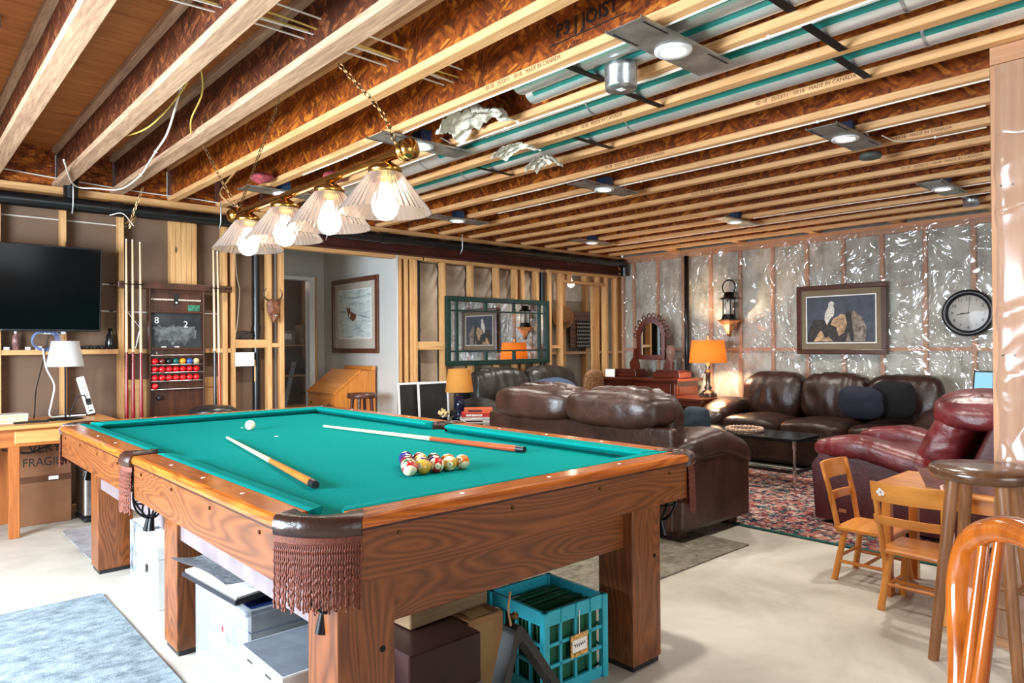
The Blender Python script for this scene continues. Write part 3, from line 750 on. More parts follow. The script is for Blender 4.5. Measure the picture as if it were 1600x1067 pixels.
chain('chain', lamp, [(0, .86, BZ + .02), (-.08, .90, .40), (-.19, .93, .63)], old_brass)
chain('chain', lamp, [(0, .88, BZ + .02), (-.06, .55, .38), (-.17, -.1, .63)], old_brass)
sw = thing('swag_chain', 'loose brass chain and twisted cord hanging beside the drain pipe', 'chain', (1.40, 5.75, 2.1))
chain('chain', sw, [(.06, -.02, .36), (.03, .0, .26), (.0, .03, .15), (-.02, .05, .05), (.02, .06, .13), (-.04, .06, .08)], plain('pale_chain', (196, 160, 110), .35, .8))
obj('cord', MB().tube(spline([(.0, .02, .06), (-.05, .12, .16), (-.12, .2, .15)], 6), .004, 6), cable_white, sw)
# ------------------------------------------------------------ leather seating
brown = leather('brown_leather', (30, 16, 13), (58, 34, 27), .28)
brown2 = leather('worn_brown_leather', (38, 22, 17), (74, 44, 32), .30)
blackl = leather('black_leather', (26, 24, 22), (52, 48, 44), .30)
redl = leather('oxblood_leather', (70, 14, 18), (118, 36, 38), .28)
redp = leather('oxblood_panel', (58, 16, 20), (82, 24, 28), .4)
def sofa(name, label, loc, rz, wd, dp, seat, arm, back, n, m, armw=.22, roll=False, flatback=.70, cat='sofa', armdroop=.10, pm=None, lean=.10):
    s = thing(name, label, cat, loc, rz); pm = pm or m
    x0, x1 = -wd / 2 + armw * .8, wd / 2 - armw * .8; cw = (x1 - x0) / n; yb, yf = dp / 2, -dp / 2
    obj('base', MB().rbox(-wd / 2 + .04, wd / 2 - .04, yf + .10, yb - .02, .055, .30, .02, 3), pm, s)
    obj('back_panel', MB().rbox(-wd / 2 + .07, wd / 2 - .07, yb - .07, yb, .055, flatback, .018, 3), pm, s)
    for sx in (-1, 1):
        a = sx * (wd / 2 - armw / 2)
        ar = obj('arm', MB().rbox(a - armw / 2, a + armw / 2, yf + .06, yb - .01, .055, arm - .10, .03, 3), pm, s)
        def droop(v): return (v.x, v.y, v.z - armdroop * max(0, (-v.y + dp * .05) / (dp * .5)) ** 2 + .03 * math.exp(-((v.y - dp * .1) / .2) ** 2))
        obj('arm_pad', MB().puff((a, yf + dp * .45, arm - .07), (armw * .64, dp * .47, .085), 3.2, 22, .012, 9, seed=sx + rz, warp=droop, an=(.4, 1.6, .4)), m, ar)
        obj('foot', MB().rbox(a - .05, a + .05, yf + .12, yf + .22, 0, .054, .006, 2), plain('sofa_foot', (46, 22, 18), .4), ar)
        obj('foot', MB().rbox(a - .05, a + .05, yb - .16, yb - .06, 0, .054, .006, 2), plain('sofa_foot', (46, 22, 18), .4), ar)
    for k in range(n):
        cx = x0 + cw * (k + .5)
        def crown(v): return (v.x, v.y, v.z + .03 * (1 - (v.x / (cw * .5)) ** 2))
        obj('seat_cushion', MB().puff((cx, -.06, seat - .10), (cw * .505, dp * .40, .105), 4.5, 20, .012, 8, seed=k + rz, warp=crown, an=(1.5, .7, .6)), m, s)
        hb = (back - seat + .06) / 2
        def tilt(v): return (v.x, v.y + (v.z + hb) * lean - .04 * (1 - (v.z / hb) ** 2), v.z)
        bc = obj('back_cushion', MB().puff((cx, yb - .24, seat - .03 + hb), (cw * .507, .13, hb), 3.6, 24, .022, 6.5, seed=k * 3 + rz, warp=tilt, an=(1.5, 1, .6)), m, s)
        if roll: obj('head_roll', MB().puff((cx, yb - .10, back - .115), (cw * .53, .19, .120), 3.4, 24, .011, 7, seed=k * 5 + 1, an=(1.2, .6, .8)), m, bc)
    return s
sofa('leather_sofa', 'worn brown leather sofa with its back to the pool table', (4.07, 3.42, .0135), PI / 2, 1.90, .88, .46, .63, .905, 2, brown2, .24, True, .70, armdroop=.12)
sofa('leather_sofa', 'dark brown three-seat leather sofa along the insulated wall', (7.07, 3.09, .0), -PI / 2, 2.42, .94, .46, .60, .90, 3, brown, .27, False, .74)
sofa('leather_loveseat', 'black leather loveseat under the green framed mirror', (5.56, 5.70, 0), 0, 1.90, .90, .52, .64, .955, 2, blackl, .20, False, .72)

rc = thing('leather_recliner', 'oxblood red leather recliner beside the partition wall', 'armchair', (5.29, 1.62, 0), PI)
obj('base', MB().rbox(-.40, .40, -.50, .40, .05, .34, .02, 3), redp, rc)
for sx in (-1, 1):
    a = sx * .40
    pan = MB().prism([(-.56, .04), (.50, .04), (.46, .36), (.1, .42), (-.1, .50), (-.52, .50), (-.585, .40)], a - .085, a + .085, 'x')
    ar = obj('arm', pan, redp, rc)
    def dr(v): return (v.x, v.y, v.z - .03 * max(0, -v.y / .42) ** 2 - .24 * max(0, v.y + .12))
    obj('arm_pad', MB().puff((a, -.16, .545), (.125, .43, .078), 3.0, 26, .012, 9, seed=sx + 4, warp=dr, an=(.3, 1.7, .3)), redl, ar)
obj('seat_cushion', MB().puff((0, -.12, .42), (.33, .42, .11), 4, 18, .01, 7, an=(1.4, .7, .6)), redl, rc)
obj('foot_rest', MB().puff((0, -.55, .30), (.32, .05, .17), 5, 14, .006, 7), redl, rc)
def rlean(v): return (v.x, v.y + (v.z + .35) * .40, v.z)
obj('back_shell', MB().puff((0, .30, .52), (.44, .085, .36), 6, 18, .006, 5, warp=rlean), redp, rc)
def rlean2(v): return (v.x, v.y + (v.z + .30) * .50 - .05 * math.cos(v.z * 4), v.z)
obj('back_cushion', MB().puff((0, .12, .66), (.43, .14, .27), 3.4, 30, .020, 8, seed=9, warp=rlean2, an=(.6, 1, 1.8)), redl, rc)
def rr(v): return (v.x, v.y, v.z - .05 * (v.x / .45) ** 2)
obj('head_roll', MB().puff((0, .37, .83), (.47, .27, .105), 2.9, 28, .016, 8, seed=5, warp=rr, an=(1.6, .5, .8)), redl, rc)
obj('maker_label', MB().box(-.488, -.486, -.40, -.35, .10, .125), plain('brass_label', (170, 110, 80), .4), rc, loc=(.974, 0, 0))

# ------------------------------------------------------------ cushions
def pillow(label, loc, rot, m, h=(.21, .06, .16), seed=0, piping=None):
    o = obj('throw_pillow', MB().puff((0, 0, 0), h, 2.6, 16, .010, 8, seed=seed, warp=lambda v: (v.x * (1 + .10 * abs(v.z / h[2]) ** 3), v.y * (1 - .45 * (abs(v.x / h[0]) ** 3)), v.z * (1 + .10 * abs(v.x / h[0]) ** 3))), m, loc=loc, rot=rot)
    return tag(o, label, 'cushion')
navy = plain('navy_cloth', (22, 28, 42), .85, var=.15, scale=60, bump=.2); denim = plain('denim_cloth', (62, 78, 108), .85, var=.12, scale=70, bump=.2)
teal_c = plain('blue_black_cloth', (26, 44, 58), .7, var=.15, scale=30); fur = plain('black_fur', (12, 12, 14), .95, var=.4, scale=120, bump=.8)
tapes = plain('brown_tapestry', (104, 72, 44), .85, var=.45, scale=55)
pillow('dark navy pillow leaning in the corner of the brown wall sofa', (6.78, 2.64, .685), (R(8), 0, -PI / 2), navy, (.20, .07, .15), 1)
pillow('fluffy black pillow behind the navy pillow on the wall sofa', (6.96, 2.42, .715), (R(6), 0, -PI / 2 + .2), fur, (.19, .08, .18), 2)
pillow('flat denim blue pillow on the black loveseat', (5.60, 5.50, .76), (R(-62), R(-4), .0), denim, (.33, .07, .15), 3)
pillow('brown tapestry pillow on the end of the black loveseat', (6.03, 5.28, .785), (R(6), 0, .2), tapes, (.20, .07, .17), 4)
pillow('dark blue pillow on the arm of the brown sofa facing the coffee table', (4.45, 2.90, .65), (R(5), 0, PI / 2 + .5), teal_c, (.10, .07, .13), 5)

# ------------------------------------------------------------ rugs
def rug(name, label, x0, x1, y0, y1, m, th=.010, wavy=0, edge=None, z=0.0005):
    nx = max(4, int((x1 - x0) * 14)); ny = max(4, int((y1 - y0) * 14)); mb = MB()
    cx, cy = (x0 + x1) / 2, (y0 + y1) / 2
    def fn(u, v):
        x = x0 + (x1 - x0) * u; y = y0 + (y1 - y0) * v
        if wavy and u < .02: x += wavy * math.sin(y * 15)
        return (x - cx, y - cy, th + (.014 * abs(math.sin(y * 9)) if wavy and u < .02 else 0) + .0015 * noise.noise(Vector((x * 4, y * 4, 0))))
    mb.sheet(fn, nx, ny)
    mb.box(x0 - cx + .002, x1 - cx - .002, y0 - cy + .002, y1 - cy - .002, 0, th * .8)
    o = thing(name, label, 'rug', (cx, cy, z)) if edge else None
    b = obj('pile' if edge else name, mb, m, o, None if edge else (cx, cy, z))
    if edge:
        e = MB(); w = .03
        for (a, b_, c, d) in ((x0, x0 + w, y0, y1), (x1 - w, x1, y0, y1), (x0 + w, x1 - w, y0, y0 + w), (x0 + w, x1 - w, y1 - w, y1)):
            obj('rug_border', MB().rbox(a - cx, b_ - cx, c - cy, d - cy, 0, th + .004, .003, 1), edge, o)
        return o
    return tag(b, label, 'rug')
def greyrug(name, a, b, tint):
    t = NT(name); n = t.noise(t.coords((1, 1.5, 1)), 11, 7, .78); f = t.noise(t.coords(), 140, 2)
    c = t.ramp(n.outputs[0], [(.32, a), (.66, b)]); c = t.mix(t.ramp(f.outputs[0], [(.4, (0, 0, 0)), (.7, (120, 120, 120))]), c, lin(tint)); t.col(c); t.bump(f.outputs[0], .5, .004); return t.fin(.95, 0, .1)
rug('area_rug', 'blue grey shaggy rug on the floor in front of the pool table', -.75, .82, 1.7, 4.0, greyrug('blue_grey_pile', (78, 88, 94), (150, 162, 168), (52, 60, 64)))
rug('area_rug', 'grey brown runner rug between the pool table and the brown sofa', 2.42, 3.96, 2.21, 4.9, greyrug('grey_brown_pile', (84, 78, 68), (146, 138, 122), (62, 56, 48)), .008)
rug('area_rug', 'small grey mat with a curling edge by the steel bin', .90, 1.69, 4.62, 5.56, greyrug('pale_pile', (130, 128, 130), (176, 174, 176), (90, 88, 90)), .006, .012)
def persian():
    t = NT('persian_pile'); v = t.coords()
    a = t.voro(t.coords((1, 1.6, 1)), 15); b = t.voro(t.coords((1.5, 1, 1)), 34); n = t.noise(v, 30, 4, .7, 1.5)
    ca = t.ramp(a.outputs['Color'], [(0.0, (20, 36, 52)), (.22, (24, 74, 78)), (.36, (122, 50, 48)), (.52, (164, 96, 84)), (.66, (186, 164, 150)), (.8, (34, 40, 70)), (.92, (140, 58, 52))], 'CONSTANT')
    cb = t.ramp(b.outputs['Color'], [(0.0, (176, 120, 104)), (.3, (26, 60, 66)), (.5, (190, 172, 158)), (.7, (128, 46, 46)), (.85, (30, 32, 54))], 'CONSTANT')
    c = t.mix(t.ramp(n.outputs[0], [(.46, (0, 0, 0)), (.54, (255, 255, 255))]), ca, cb)
    ring = t.voro(t.coords((1, 1, 1)), 3.2); m = t.node('ShaderNodeMath', operation='SINE'); mm = t.node('ShaderNodeMath', operation='MULTIPLY'); mm.inputs[1].default_value = 70
    t.link(ring.outputs[0], mm.inputs[0]); t.link(mm.outputs[0], m.inputs[0])
    c = t.mix(t.ramp(m.outputs[0], [(.70, (0, 0, 0)), (.85, (150, 150, 150))]), c, lin((26, 44, 60)))
    f = t.noise(v, 200, 2); t.col(c); t.bump(f.outputs[0], .5, .003); return t.fin(.95, 0, .1)
rug('persian_rug', 'patterned red and blue oriental rug with a dark green edge', 4.335, 6.62, .9, 4.55, persian(), .008, edge=plain('green_binding', (16, 70, 62), .9, var=.2, scale=90))

# ------------------------------------------------------------ coffee table, end tables
glass = sheer('table_glass', (60, 64, 66), .55, .04, tint=(190, 200, 200)); dark_glass = sheer('dark_table_glass', (20, 22, 24), .35, .04, tint=(120, 126, 130))
dkm = plain('gunmetal', (60, 60, 62), .3, .9)
ct = thing('coffee_table', 'glass coffee table with slim metal legs on the oriental rug', 'table', (5.92, 3.36, .014))
hw, hl, tz = .25, .62, .41
obj('glass_top', MB().rbox(-hw, hw, -hl, hl, tz, tz + .012, .003, 1), glass, ct)
for (a, b, c, d) in ((-hw, -hw + .02, -hl, hl), (hw - .02, hw, -hl, hl), (-hw, hw, -hl, -hl + .02), (-hw, hw, hl - .02, hl)): obj('top_rail', MB().box(a, b, c, d, tz - .02, tz - .001), dkm, ct)
for (a, b, c, d) in ((-hw, -hw + .022, -hl, hl), (hw - .022, hw, -hl, hl), (-hw, hw, -hl, -hl + .022), (-hw, hw, hl - .022, hl)): obj('lower_rail', MB().box(a, b, c, d, .13, .155), dkm, ct)
for sx in (-1, 1):
    for sy in (-1, 1):
        x, y = sx * (hw - .012), sy * (hl - .012)
        obj('leg', MB().lathe([(.006, 0), (.010, .03), (.016, .12), (.016, .17), (.011, .19), (.011, .33), (.016, .34), (.016, tz - .001)], (x, y, 0), 12), chrome, ct)
tray = thing('wreath', 'braided straw ring lying on the glass coffee table', 'wreath', (5.90, 3.33, .446))
wmb = MB(); straw = plain('pale_straw', (168, 140, 120), .85, var=.4, scale=60)
for k in range(26):
    t = 2 * PI * k / 26; wmb.puff((.15 * math.cos(t), .15 * math.sin(t), .012), (.028, .020, .020), 2.2, 5, M=None)
obj('braid', wmb, straw, tray)
tag(obj('trinket_cup', MB().lathe([(.001, 0), (.026, 0), (.012, .01), (.010, .022), (.022, .032), (.024, .04), (.001, .036)], n=16), old_brass, loc=(5.80, 3.72, .4375)), 'small brass cup standing on the glass coffee table', 'cup')

mahog = lambda ax: wood('mahogany', (52, 17, 9), (96, 38, 19), ax, 10, .28, coat=.3)
et = thing('end_table', 'red brown wooden end table between the dresser and the wall sofa', 'table', (7.10, 4.575, 0))
obj('table_top', MB().rbox(-.33, .33, -.22, .22, .60, .625, .006, 2), mahog(0), et)
obj('apron', MB().box(-.29, .29, -.20, .20, .53, .60), mahog(0), et)
for sx in (-1, 1):
    for sy in (-1, 1):
        obj('leg', MB().lathe([(.018, 0), (.02, .05), (.03, .12), (.02, .18), (.034, .26), (.022, .33), (.036, .42), (.03, .53)], (sx * .26, sy * .17, 0), 14), mahog(2), et)
def shade_mat(name, c, tl, tf=.25):
    t = NT(name); d = t.node('ShaderNodeBsdfTranslucent'); n = t.noise(t.coords((1, 1, .3)), 160, 2)
    t.col(t.ramp(n.outputs[0], [(.3, tuple(x * .9 for x in c)), (.7, c)])); d.inputs[0].default_value = lin(tl)
    m = t.node('ShaderNodeMixShader'); m.inputs[0].default_value = tf; t.link(t.b.outputs[0], m.inputs[1]); t.link(d.outputs[0], m.inputs[2]); t.link(m.outputs[0], t.out.inputs[0]); t.fin(.8, 0, .2); return t.m
lm = thing('table_lamp', 'lit table lamp with orange drum shade on the wooden end table', 'lamp', (7.16, 4.50, .625))
silver = plain('aged_silver', (128, 118, 106), .28, .9, var=.3)
obj('lamp_base', MB().rbox(-.075, .075, -.075, .075, 0, .045, .008, 2).lathe([(.085, .045), (.075, .06), (.05, .075), (.032, .09), (.05, .105), (.03, .13), (.026, .15), (.026, .27), (.045, .28), (.03, .30), (.018, .33), (.034, .36), (.012, .39), (.008, .42)], n=20), silver, lm)
obj('lamp_shade', MB().lathe([(.215, .40), (.185, .66)], n=48), shade_mat('orange_linen', (206, 116, 44), (236, 128, 40), .02), lm)
obj('harp', MB().tube(spline([(.0, .0, .40), (.06, 0, .50), (.045, 0, .62), (0, 0, .67)], 5), .003, 6), old_brass, lm)
obj('shade_spider', MB().cyl((-.185, 0, .65), (.185, 0, .65), .003, n=6).cyl((0, -.185, .65), (0, .185, .65), .003, n=6), old_brass, lm)
obj('finial', MB().lathe([(.001, .67), (.012, .675), (.006, .69), (.018, .705), (.014, .72), (.001, .73)], n=14), chrome, lm)
obj('bulb', MB().sphere((0, 0, .52), .035, 14, sz=1.2), emit('warm_bulb', (255, 222, 176), 1200), lm)

sl = thing('table_lamp', 'table lamp with gold fabric shade and dark blue base near the loveseat', 'lamp', (4.28, 5.52, .512))
obj('lamp_base', MB().lathe([(.001, 0), (.075, 0), (.075, .015), (.05, .03), (.045, .06), (.058, .12), (.055, .17), (.03, .22), (.012, .24), (.01, .30)], n=20), plain('blue_black_glaze', (14, 20, 44), .12), sl)
obj('lamp_shade', MB().lathe([(.140, .27), (.112, .50)], n=40), shade_mat('gold_fabric', (196, 140, 68), (230, 160, 80)), sl)
obj('bulb', MB().sphere((0, 0, .37), .028, 12), emit('dim_bulb', (255, 206, 140), 10), sl)
gt = thing('side_table', 'dark glass topped side table holding books and the gold lamp', 'table', (4.25, 5.16, 0))
obj('glass_top', MB().rbox(-.24, .24, -.60, .62, .50, .511, .003, 1), dark_glass, gt)
obj('frame', MB().box(-.24, .24, -.60, -.57, .46, .499).box(-.24, .24, .59, .62, .46, .499).box(-.24, -.21, -.57, .59, .46, .499).box(.21, .24, -.57, .59, .46, .499), black_metal, gt)
obj('lower_shelf', MB().box(-.22, .22, -.58, .60, .16, .175), black_metal, gt)
for sx in (-1, 1):
    for sy in (-.58, .60): obj('leg', MB().rbox(sx * .225 - .018, sx * .225 + .018, sy - .018, sy + .018, 0, .459, .003, 1), black_metal, gt)
bk_cols = [((206, 196, 184), 'white spined book at the bottom of the stack on the side table', .34, .24, .030), ((176, 168, 158), 'grey spined book second in the stack on the side table', .33, .235, .022), ((170, 30, 26), 'red book in the middle of the stack on the side table', .32, .23, .036), ((196, 92, 54), 'orange and black jacketed book on top of the stack', .27, .20, .040)]
z = .5115
for c, lb, a, b, h in bk_cols:
    t = thing('book', lb, 'book', (4.26, 5.20, z), R(-42 + random.uniform(-6, 6)), 'books stacked on the side table')
    cov = plain('cover_%d_%d_%d' % c, c, .45, var=.08)
    obj('cover', MB().box(-a / 2, a / 2, -b / 2, b / 2, 0, .003).box(-a / 2, a / 2, -b / 2, b / 2, h - .003, h).box(-a / 2, a / 2, -b / 2, -b / 2 + .003, .003, h - .003), cov, t)
    obj('pages', MB().box(-a / 2 + .006, a / 2 - .006, -b / 2 + .0035, b / 2 - .008, .0035, h - .0035), paper, t)
    obj('spine_print', MB().box(-a * .36, a * .12, -b / 2 - .0006, -b / 2 - .0001, h * .25, h * .75), plain('spine_ink_%d' % c[0], (230, 200, 170) if c[0] < 180 else (60, 22, 18), .6, var=.4, scale=150), t)
    z += h + .0004
fl = MB()
for k in range(40):
    d = Vector((random.gauss(0, 1), random.gauss(0, 1), random.gauss(.3, .8))).normalized() * random.uniform(.03, .06); fl.sphere((d.x, d.y, .055 + d.z * .7), .013, 6)
fw = thing('dried_flowers', 'small ball of pale dried flowers on the side table', 'flowers', (4.16, 5.62, .5115)); obj('blossoms', fl, plain('dried_cream', (206, 182, 132), .9, var=.25, scale=50), fw); obj('holder', MB().lathe([(.001, 0), (.035, 0), (.04, .04), (.03, .045)], n=14), chrome, fw)
ml = thing('carved_figure', 'small red brown carved figure on the end of the side table', 'ornament', (4.40, 4.72, .520)); obj('carving', MB().puff((0, 0, .035), (.055, .04, .035), 2.5, 8, .008, 20).puff((-.02, 0, .09), (.025, .03, .05), 2.4, 8, .006, 20), plain('carved_wood', (128, 74, 48), .4, var=.2, scale=30), ml)

# ------------------------------------------------------------ dresser with mirror
dr = thing('dresser', 'dark red mahogany dresser with carved posts in the corner', 'dresser', (7.25, 5.43, 0), PI / 2 * -1)
# local: front faces -y -> world -x
obj('body', MB().box(-.56, .56, -.20, .27, .06, .79), mahog(0), dr)
obj('dresser_top', MB().rbox(-.62, .62, -.25, .29, .79, .825, .006, 2), mahog(0), dr)
for k, (z0, z1) in enumerate(((.56, .77), (.33, .54), (.09, .31))):
    d = obj('drawer', MB().rbox(-.50, .50, -.218, -.20, z0, z1, .006, 2), mahog(0), dr)
    for x in (-.27, .27):
        obj('drawer_pull', MB().tube(spline([(x - .06, -.219, (z0 + z1) / 2 - .01), (x - .035, -.245, (z0 + z1) / 2 + .02), (x + .035, -.245, (z0 + z1) / 2 + .02), (x + .06, -.219, (z0 + z1) / 2 - .01)], 5), .010, 8), plain('carved_pull', (150, 110, 84), .3, var=.2), d)
for x in (-.56, .56):
    obj('carved_post', MB().lathe([(.02, .06), (.03, .1), (.022, .14)] + [(.022 + .010 * (k % 2), .14 + .03 * k) for k in range(1, 21)] + [(.03, .78)], (x, -.215, 0), 12), mahog(2), dr)
    obj('side_panel', MB().box(x - .006 if x < 0 else x, x if x < 0 else x + .006, -.14, .22, .14, .72), mahog(2), dr)
for x in (-.5, .5):
    for y in (-.15, .22): obj('foot', MB().box(x - .04, x + .04, y - .04, y + .04, 0, .059), mahog(2), dr)
for x in (-.33, .33):
    gb = obj('glove_box', MB().rbox(x - .20, x + .20, -.08, .18, .826, .90, .008, 2).rbox(x - .17, x + .17, -.06, .16, .90, .925, .006, 2), mahog(0), dr)
def outline(pts, z0, z1, M=None): return MB().prism(pts, z0, z1, 'y', M)
mf = MB(); n = 36; inn = []; out = []
for k in range(n + 1):
    t = PI * (1.0 - k / n); inn.append((.165 * math.cos(t), .30 + .17 * math.sin(t))); rr_ = 1 + .05 * math.sin(k * 2.6)
    out.append((.225 * rr_ * math.cos(t), .30 + .24 * rr_ * math.sin(t)))
inn = [(-.165, .06)] + inn + [(.165, .06)]; out = [(-.215, .0)] + out + [(.215, .0)]
m_ = len(inn); vs = [(x, yy, z) for yy in (-.02, .02) for x, z in inn] + [(x, yy, z) for yy in (-.02, .02) for x, z in out]
fs = []
for i in range(m_ - 1):
    fs += [(i, i + 1, 2 * m_ + i + 1, 2 * m_ + i), (m_ + i + 1, m_ + i, 3 * m_ + i, 3 * m_ + i + 1), (2 * m_ + i, 2 * m_ + i + 1, 3 * m_ + i + 1, 3 * m_ + i), (i + 1, i, m_ + i, m_ + i + 1)]
fs += [(0, 2 * m_, 3 * m_ - 1, m_ - 1), (m_, 2 * m_ - 1, 4 * m_ - 1, 3 * m_), (2 * m_, 3 * m_, 4 * m_ - 1, 3 * m_ - 1)]
mir_m = plain('mirror_silver', (215, 218, 220), .02, 1, var=0)
dm = thing('dresser_mirror', 'arched mirror in a carved dark wood frame standing on the dresser', 'mirror', (7.33, 5.43, .926), -PI / 2)
vs = [(x, y, z + .12) for x, y, z in vs]
mf.add(vs, fs); obj('mirror_frame', mf, mahog(2), dm)
obj('mirror_glass', MB().prism([(x, z + .12) for x, z in inn], -.004, .004, 'y'), mir_m, dm)
for s in (-1, 1):
    obj('carved_support', MB().prism([(s * .33, 0), (s * .19, 0), (s * .20, .07), (s * .245, .16), (s * .235, .26), (s * .27, .27), (s * .285, .15), (s * .34, .08)], -.018, .018, 'y'), mahog(2), dm)
    for k in range(5):
        t = PI * (.5 + s * -.11 * (k + .4)); obj('scroll', MB().tube([(.255 * math.cos(t) + .028 * math.cos(a), 0, .42 + .265 * math.sin(t) + .028 * math.sin(a)) for a in [2 * PI * j / 10 for j in range(10)]], .009, 6, True), mahog(2), dm)
tag(obj('glass_goblet', MB().lathe([(.001, 0), (.04, .002), (.006, .012), (.006, .07), (.02, .09), (.045, .14), (.052, .21), (.046, .30), (.044, .30), (.05, .21), (.04, .14), (.001, .10)], n=24), sheer('smoky_glass', (150, 120, 105), .6, .05), loc=(7.20, 5.04, .9265)), 'tall smoky glass goblet standing on the dresser', 'goblet')
tag(obj('greeting_card', MB().box(-.06, .06, -.004, .004, 0, .10).box(-.06, .06, .03, .034, 0, .098), paper, loc=(7.02, 5.86, .8255), rot=(0, 0, -PI / 2 + .5)), 'white card standing on the end of the dresser', 'card')

# ------------------------------------------------------------ wall hangings on the right wall
def picture(name, label, loc, rz, wd, ht, fw, fm, matc, mw, draw):
    p = thing(name, label, 'picture', loc, rz)     # local: faces -y, bottom at z=0
    for (a, b, c, d) in ((-wd / 2, wd / 2, 0, fw), (-wd / 2, wd / 2, ht - fw, ht), (-wd / 2, -wd / 2 + fw, fw, ht - fw), (wd / 2 - fw, wd / 2, fw, ht - fw)):
        obj('frame_side', MB().rbox(a, b, -.026, .0, c, d, .006, 2), fm, p)
    obj('mat_board', MB().box(-wd / 2 + fw, wd / 2 - fw, -.010, -.002, fw, ht - fw), plain('mat_board_%d' % matc[0], matc, .8, var=.03), p)
    l, r, b, t = -wd / 2 + fw + mw[0], wd / 2 - fw - mw[0], fw + mw[1], ht - fw - mw[2]
    obj('mat_edge', MB().box(l - .012, r + .012, -.0112, -.0101, b - .012, t + .012), paper, p)
    draw(p, l, r, b, t); return p
def blob(pr, pts, m, l, r, b, t, y, name='print_shape'):
    return obj(name, MB().prism([(l + (r - l) * u, b + (t - b) * v) for u, v in pts], y, y + .0004, 'y'), m, pr)
def falcon(p, l, r, b, t):
    pr = obj('print', MB().box(l, r, -.0125, -.0113, b, t), plain('stormy_sea', (62, 66, 76), .6, var=.18, scale=9), p)
    rk = plain('rock_grey', (112, 100, 88), .7, var=.45, scale=26); rt = plain('rock_tan', (158, 128, 96), .7, var=.4, scale=30); dk = plain('rock_dark', (44, 40, 38), .7, var=.5, scale=30); br = plain('bird_grey', (190, 184, 174), .7, var=.35, scale=90)
    blob(pr, [(0, 0), (1, 0), (.86, .02), (.86, .3), (.80, .48), (.66, .66), (.60, .66), (.56, .52), (.45, .55), (.34, .48), (.28, .50), (.10, .50), (.07, .40), (.02, .22)], dk, l, r, b, t, -.0130)
    blob(pr, [(.70, .02), (.86, .02), (.88, .3), (.83, .5), (.70, .68), (.66, .66), (.68, .40)], rk, l, r, b, t, -.0135)
    blob(pr, [(.36, .38), (.44, .34), (.48, .14), (.56, .20), (.60, .40), (.58, .58), (.52, .62), (.44, .54), (.40, .52)], rt, l, r, b, t, -.0135)
    blob(pr, [(.10, .02), (.40, .02), (.34, .12), (.28, .10), (.22, .26), (.18, .20)], rt, l, r, b, t, -.0135)
    blob(pr, [(.58, .02), (.66, .02), (.62, .22)], rk, l, r, b, t, -.0135)
    blob(pr, [(.30, .40), (.27, .50), (.28, .64), (.33, .78), (.33, .86), (.37, .90), (.41, .88), (.42, .84), (.40, .80), (.42, .72), (.41, .58), (.36, .52), (.31, .38)], br, l, r, b, t, -.0138, 'print_bird')
darkfr = wood('dark_frame', (52, 22, 14), (84, 42, 28), 0, 12, .3, coat=.3)
picture('framed_print', 'framed print of a pale falcon on rocks hung on the insulated wall', (WX - .065, 3.155, 1.125), -PI / 2, .94, .745, .052, darkfr, (122, 106, 82), (.062, .075, .075), falcon)

ck = thing('wall_clock', 'large round black rimmed clock on the insulated wall', 'clock', (WX - .06, 1.975, 1.518), -PI / 2)
obj('clock_rim', MB().lathe([(.168, .000), (.168, .022), (.180, .034), (.200, .040), (.216, .030), (.222, .0), (.168, 0)], n=48, M=T(rx=PI / 2)), plain('black_rim', (18, 18, 19), .35), ck)
obj('clock_face', MB().lathe([(.001, .004), (.172, .004), (.172, -.006), (.001, -.006)], n=48, M=T(rx=PI / 2)), plain('clock_paper', (196, 190, 182), .6, var=.03), ck)
for h in range(1, 13):
    a = PI / 2 - h * PI / 6; lettering('numeral', str(h), .042, ink, ck, T(.135 * math.cos(a), -.0047, .135 * math.sin(a), rx=PI / 2))
for ang, ln, wd in ((PI / 2 - (8.75) * PI / 6, .10, .006), (PI / 2 - 8.9 * PI / 6, .065, .008), (PI / 2 - .1, .12, .0025)):
    obj('clock_hand', MB().box(-.02, ln, -.0075, -.006, -wd / 2, wd / 2, M=Matrix.Rotation(-ang, 4, 'Y')), ink, ck)
obj('clock_glass', MB().lathe([(.001, .018), (.170, .014)], n=48, M=T(rx=PI / 2)), sheer('clock_glass', (40, 40, 42), .93, .03), ck)

sk = thing('wall_shelf', 'flared bronze bracket shelf holding the lantern on the insulated wall', 'bracket', (WX - .06, 4.41, 1.33), -PI / 2)
bronze = plain('bronze', (112, 78, 56), .35, .6, var=.3)
obj('flared_bracket', MB().lathe([(.001, 0), (.022, 0), (.032, .015), (.03, .03), (.05, .08), (.085, .14), (.13, .175), (.15, .185), (.15, .197), (.001, .197)], (0, -.11, 0), 6, smooth=False), bronze, sk)
ln = thing('lantern', 'black iron candle lantern standing on the bronze bracket', 'lantern', (WX - .17, 4.41, 1.5275), 0)
obj('lantern_base', MB().lathe([(.001, 0), (.10, 0), (.085, .02), (.075, .06), (.08, .065), (.001, .065)], n=20), black_metal, ln)
for k in range(4):
    a = PI / 4 + k * PI / 2; obj('post', MB().cyl((.068 * math.cos(a), .068 * math.sin(a), .065), (.068 * math.cos(a), .068 * math.sin(a), .245), .007, n=8), black_metal, ln)
obj('candle', MB().lathe([(.001, .066), (.036, .066), (.036, .215), (.001, .21)], n=18), plain('candle_wax', (214, 206, 190), .5, var=.03), ln)
obj('lantern_roof', MB().lathe([(.001, .245), (.105, .245), (.10, .258), (.06, .275), (.058, .32), (.03, .335), (.001, .337)], n=20), black_metal, ln)
obj('handle', MB().tube(spline([(0, -.05, .30), (0, -.085, .38), (0, -.06, .45), (0, 0, .475), (0, .06, .45), (0, .085, .38), (0, .05, .30)], 5), .008, 8), black_metal, ln)

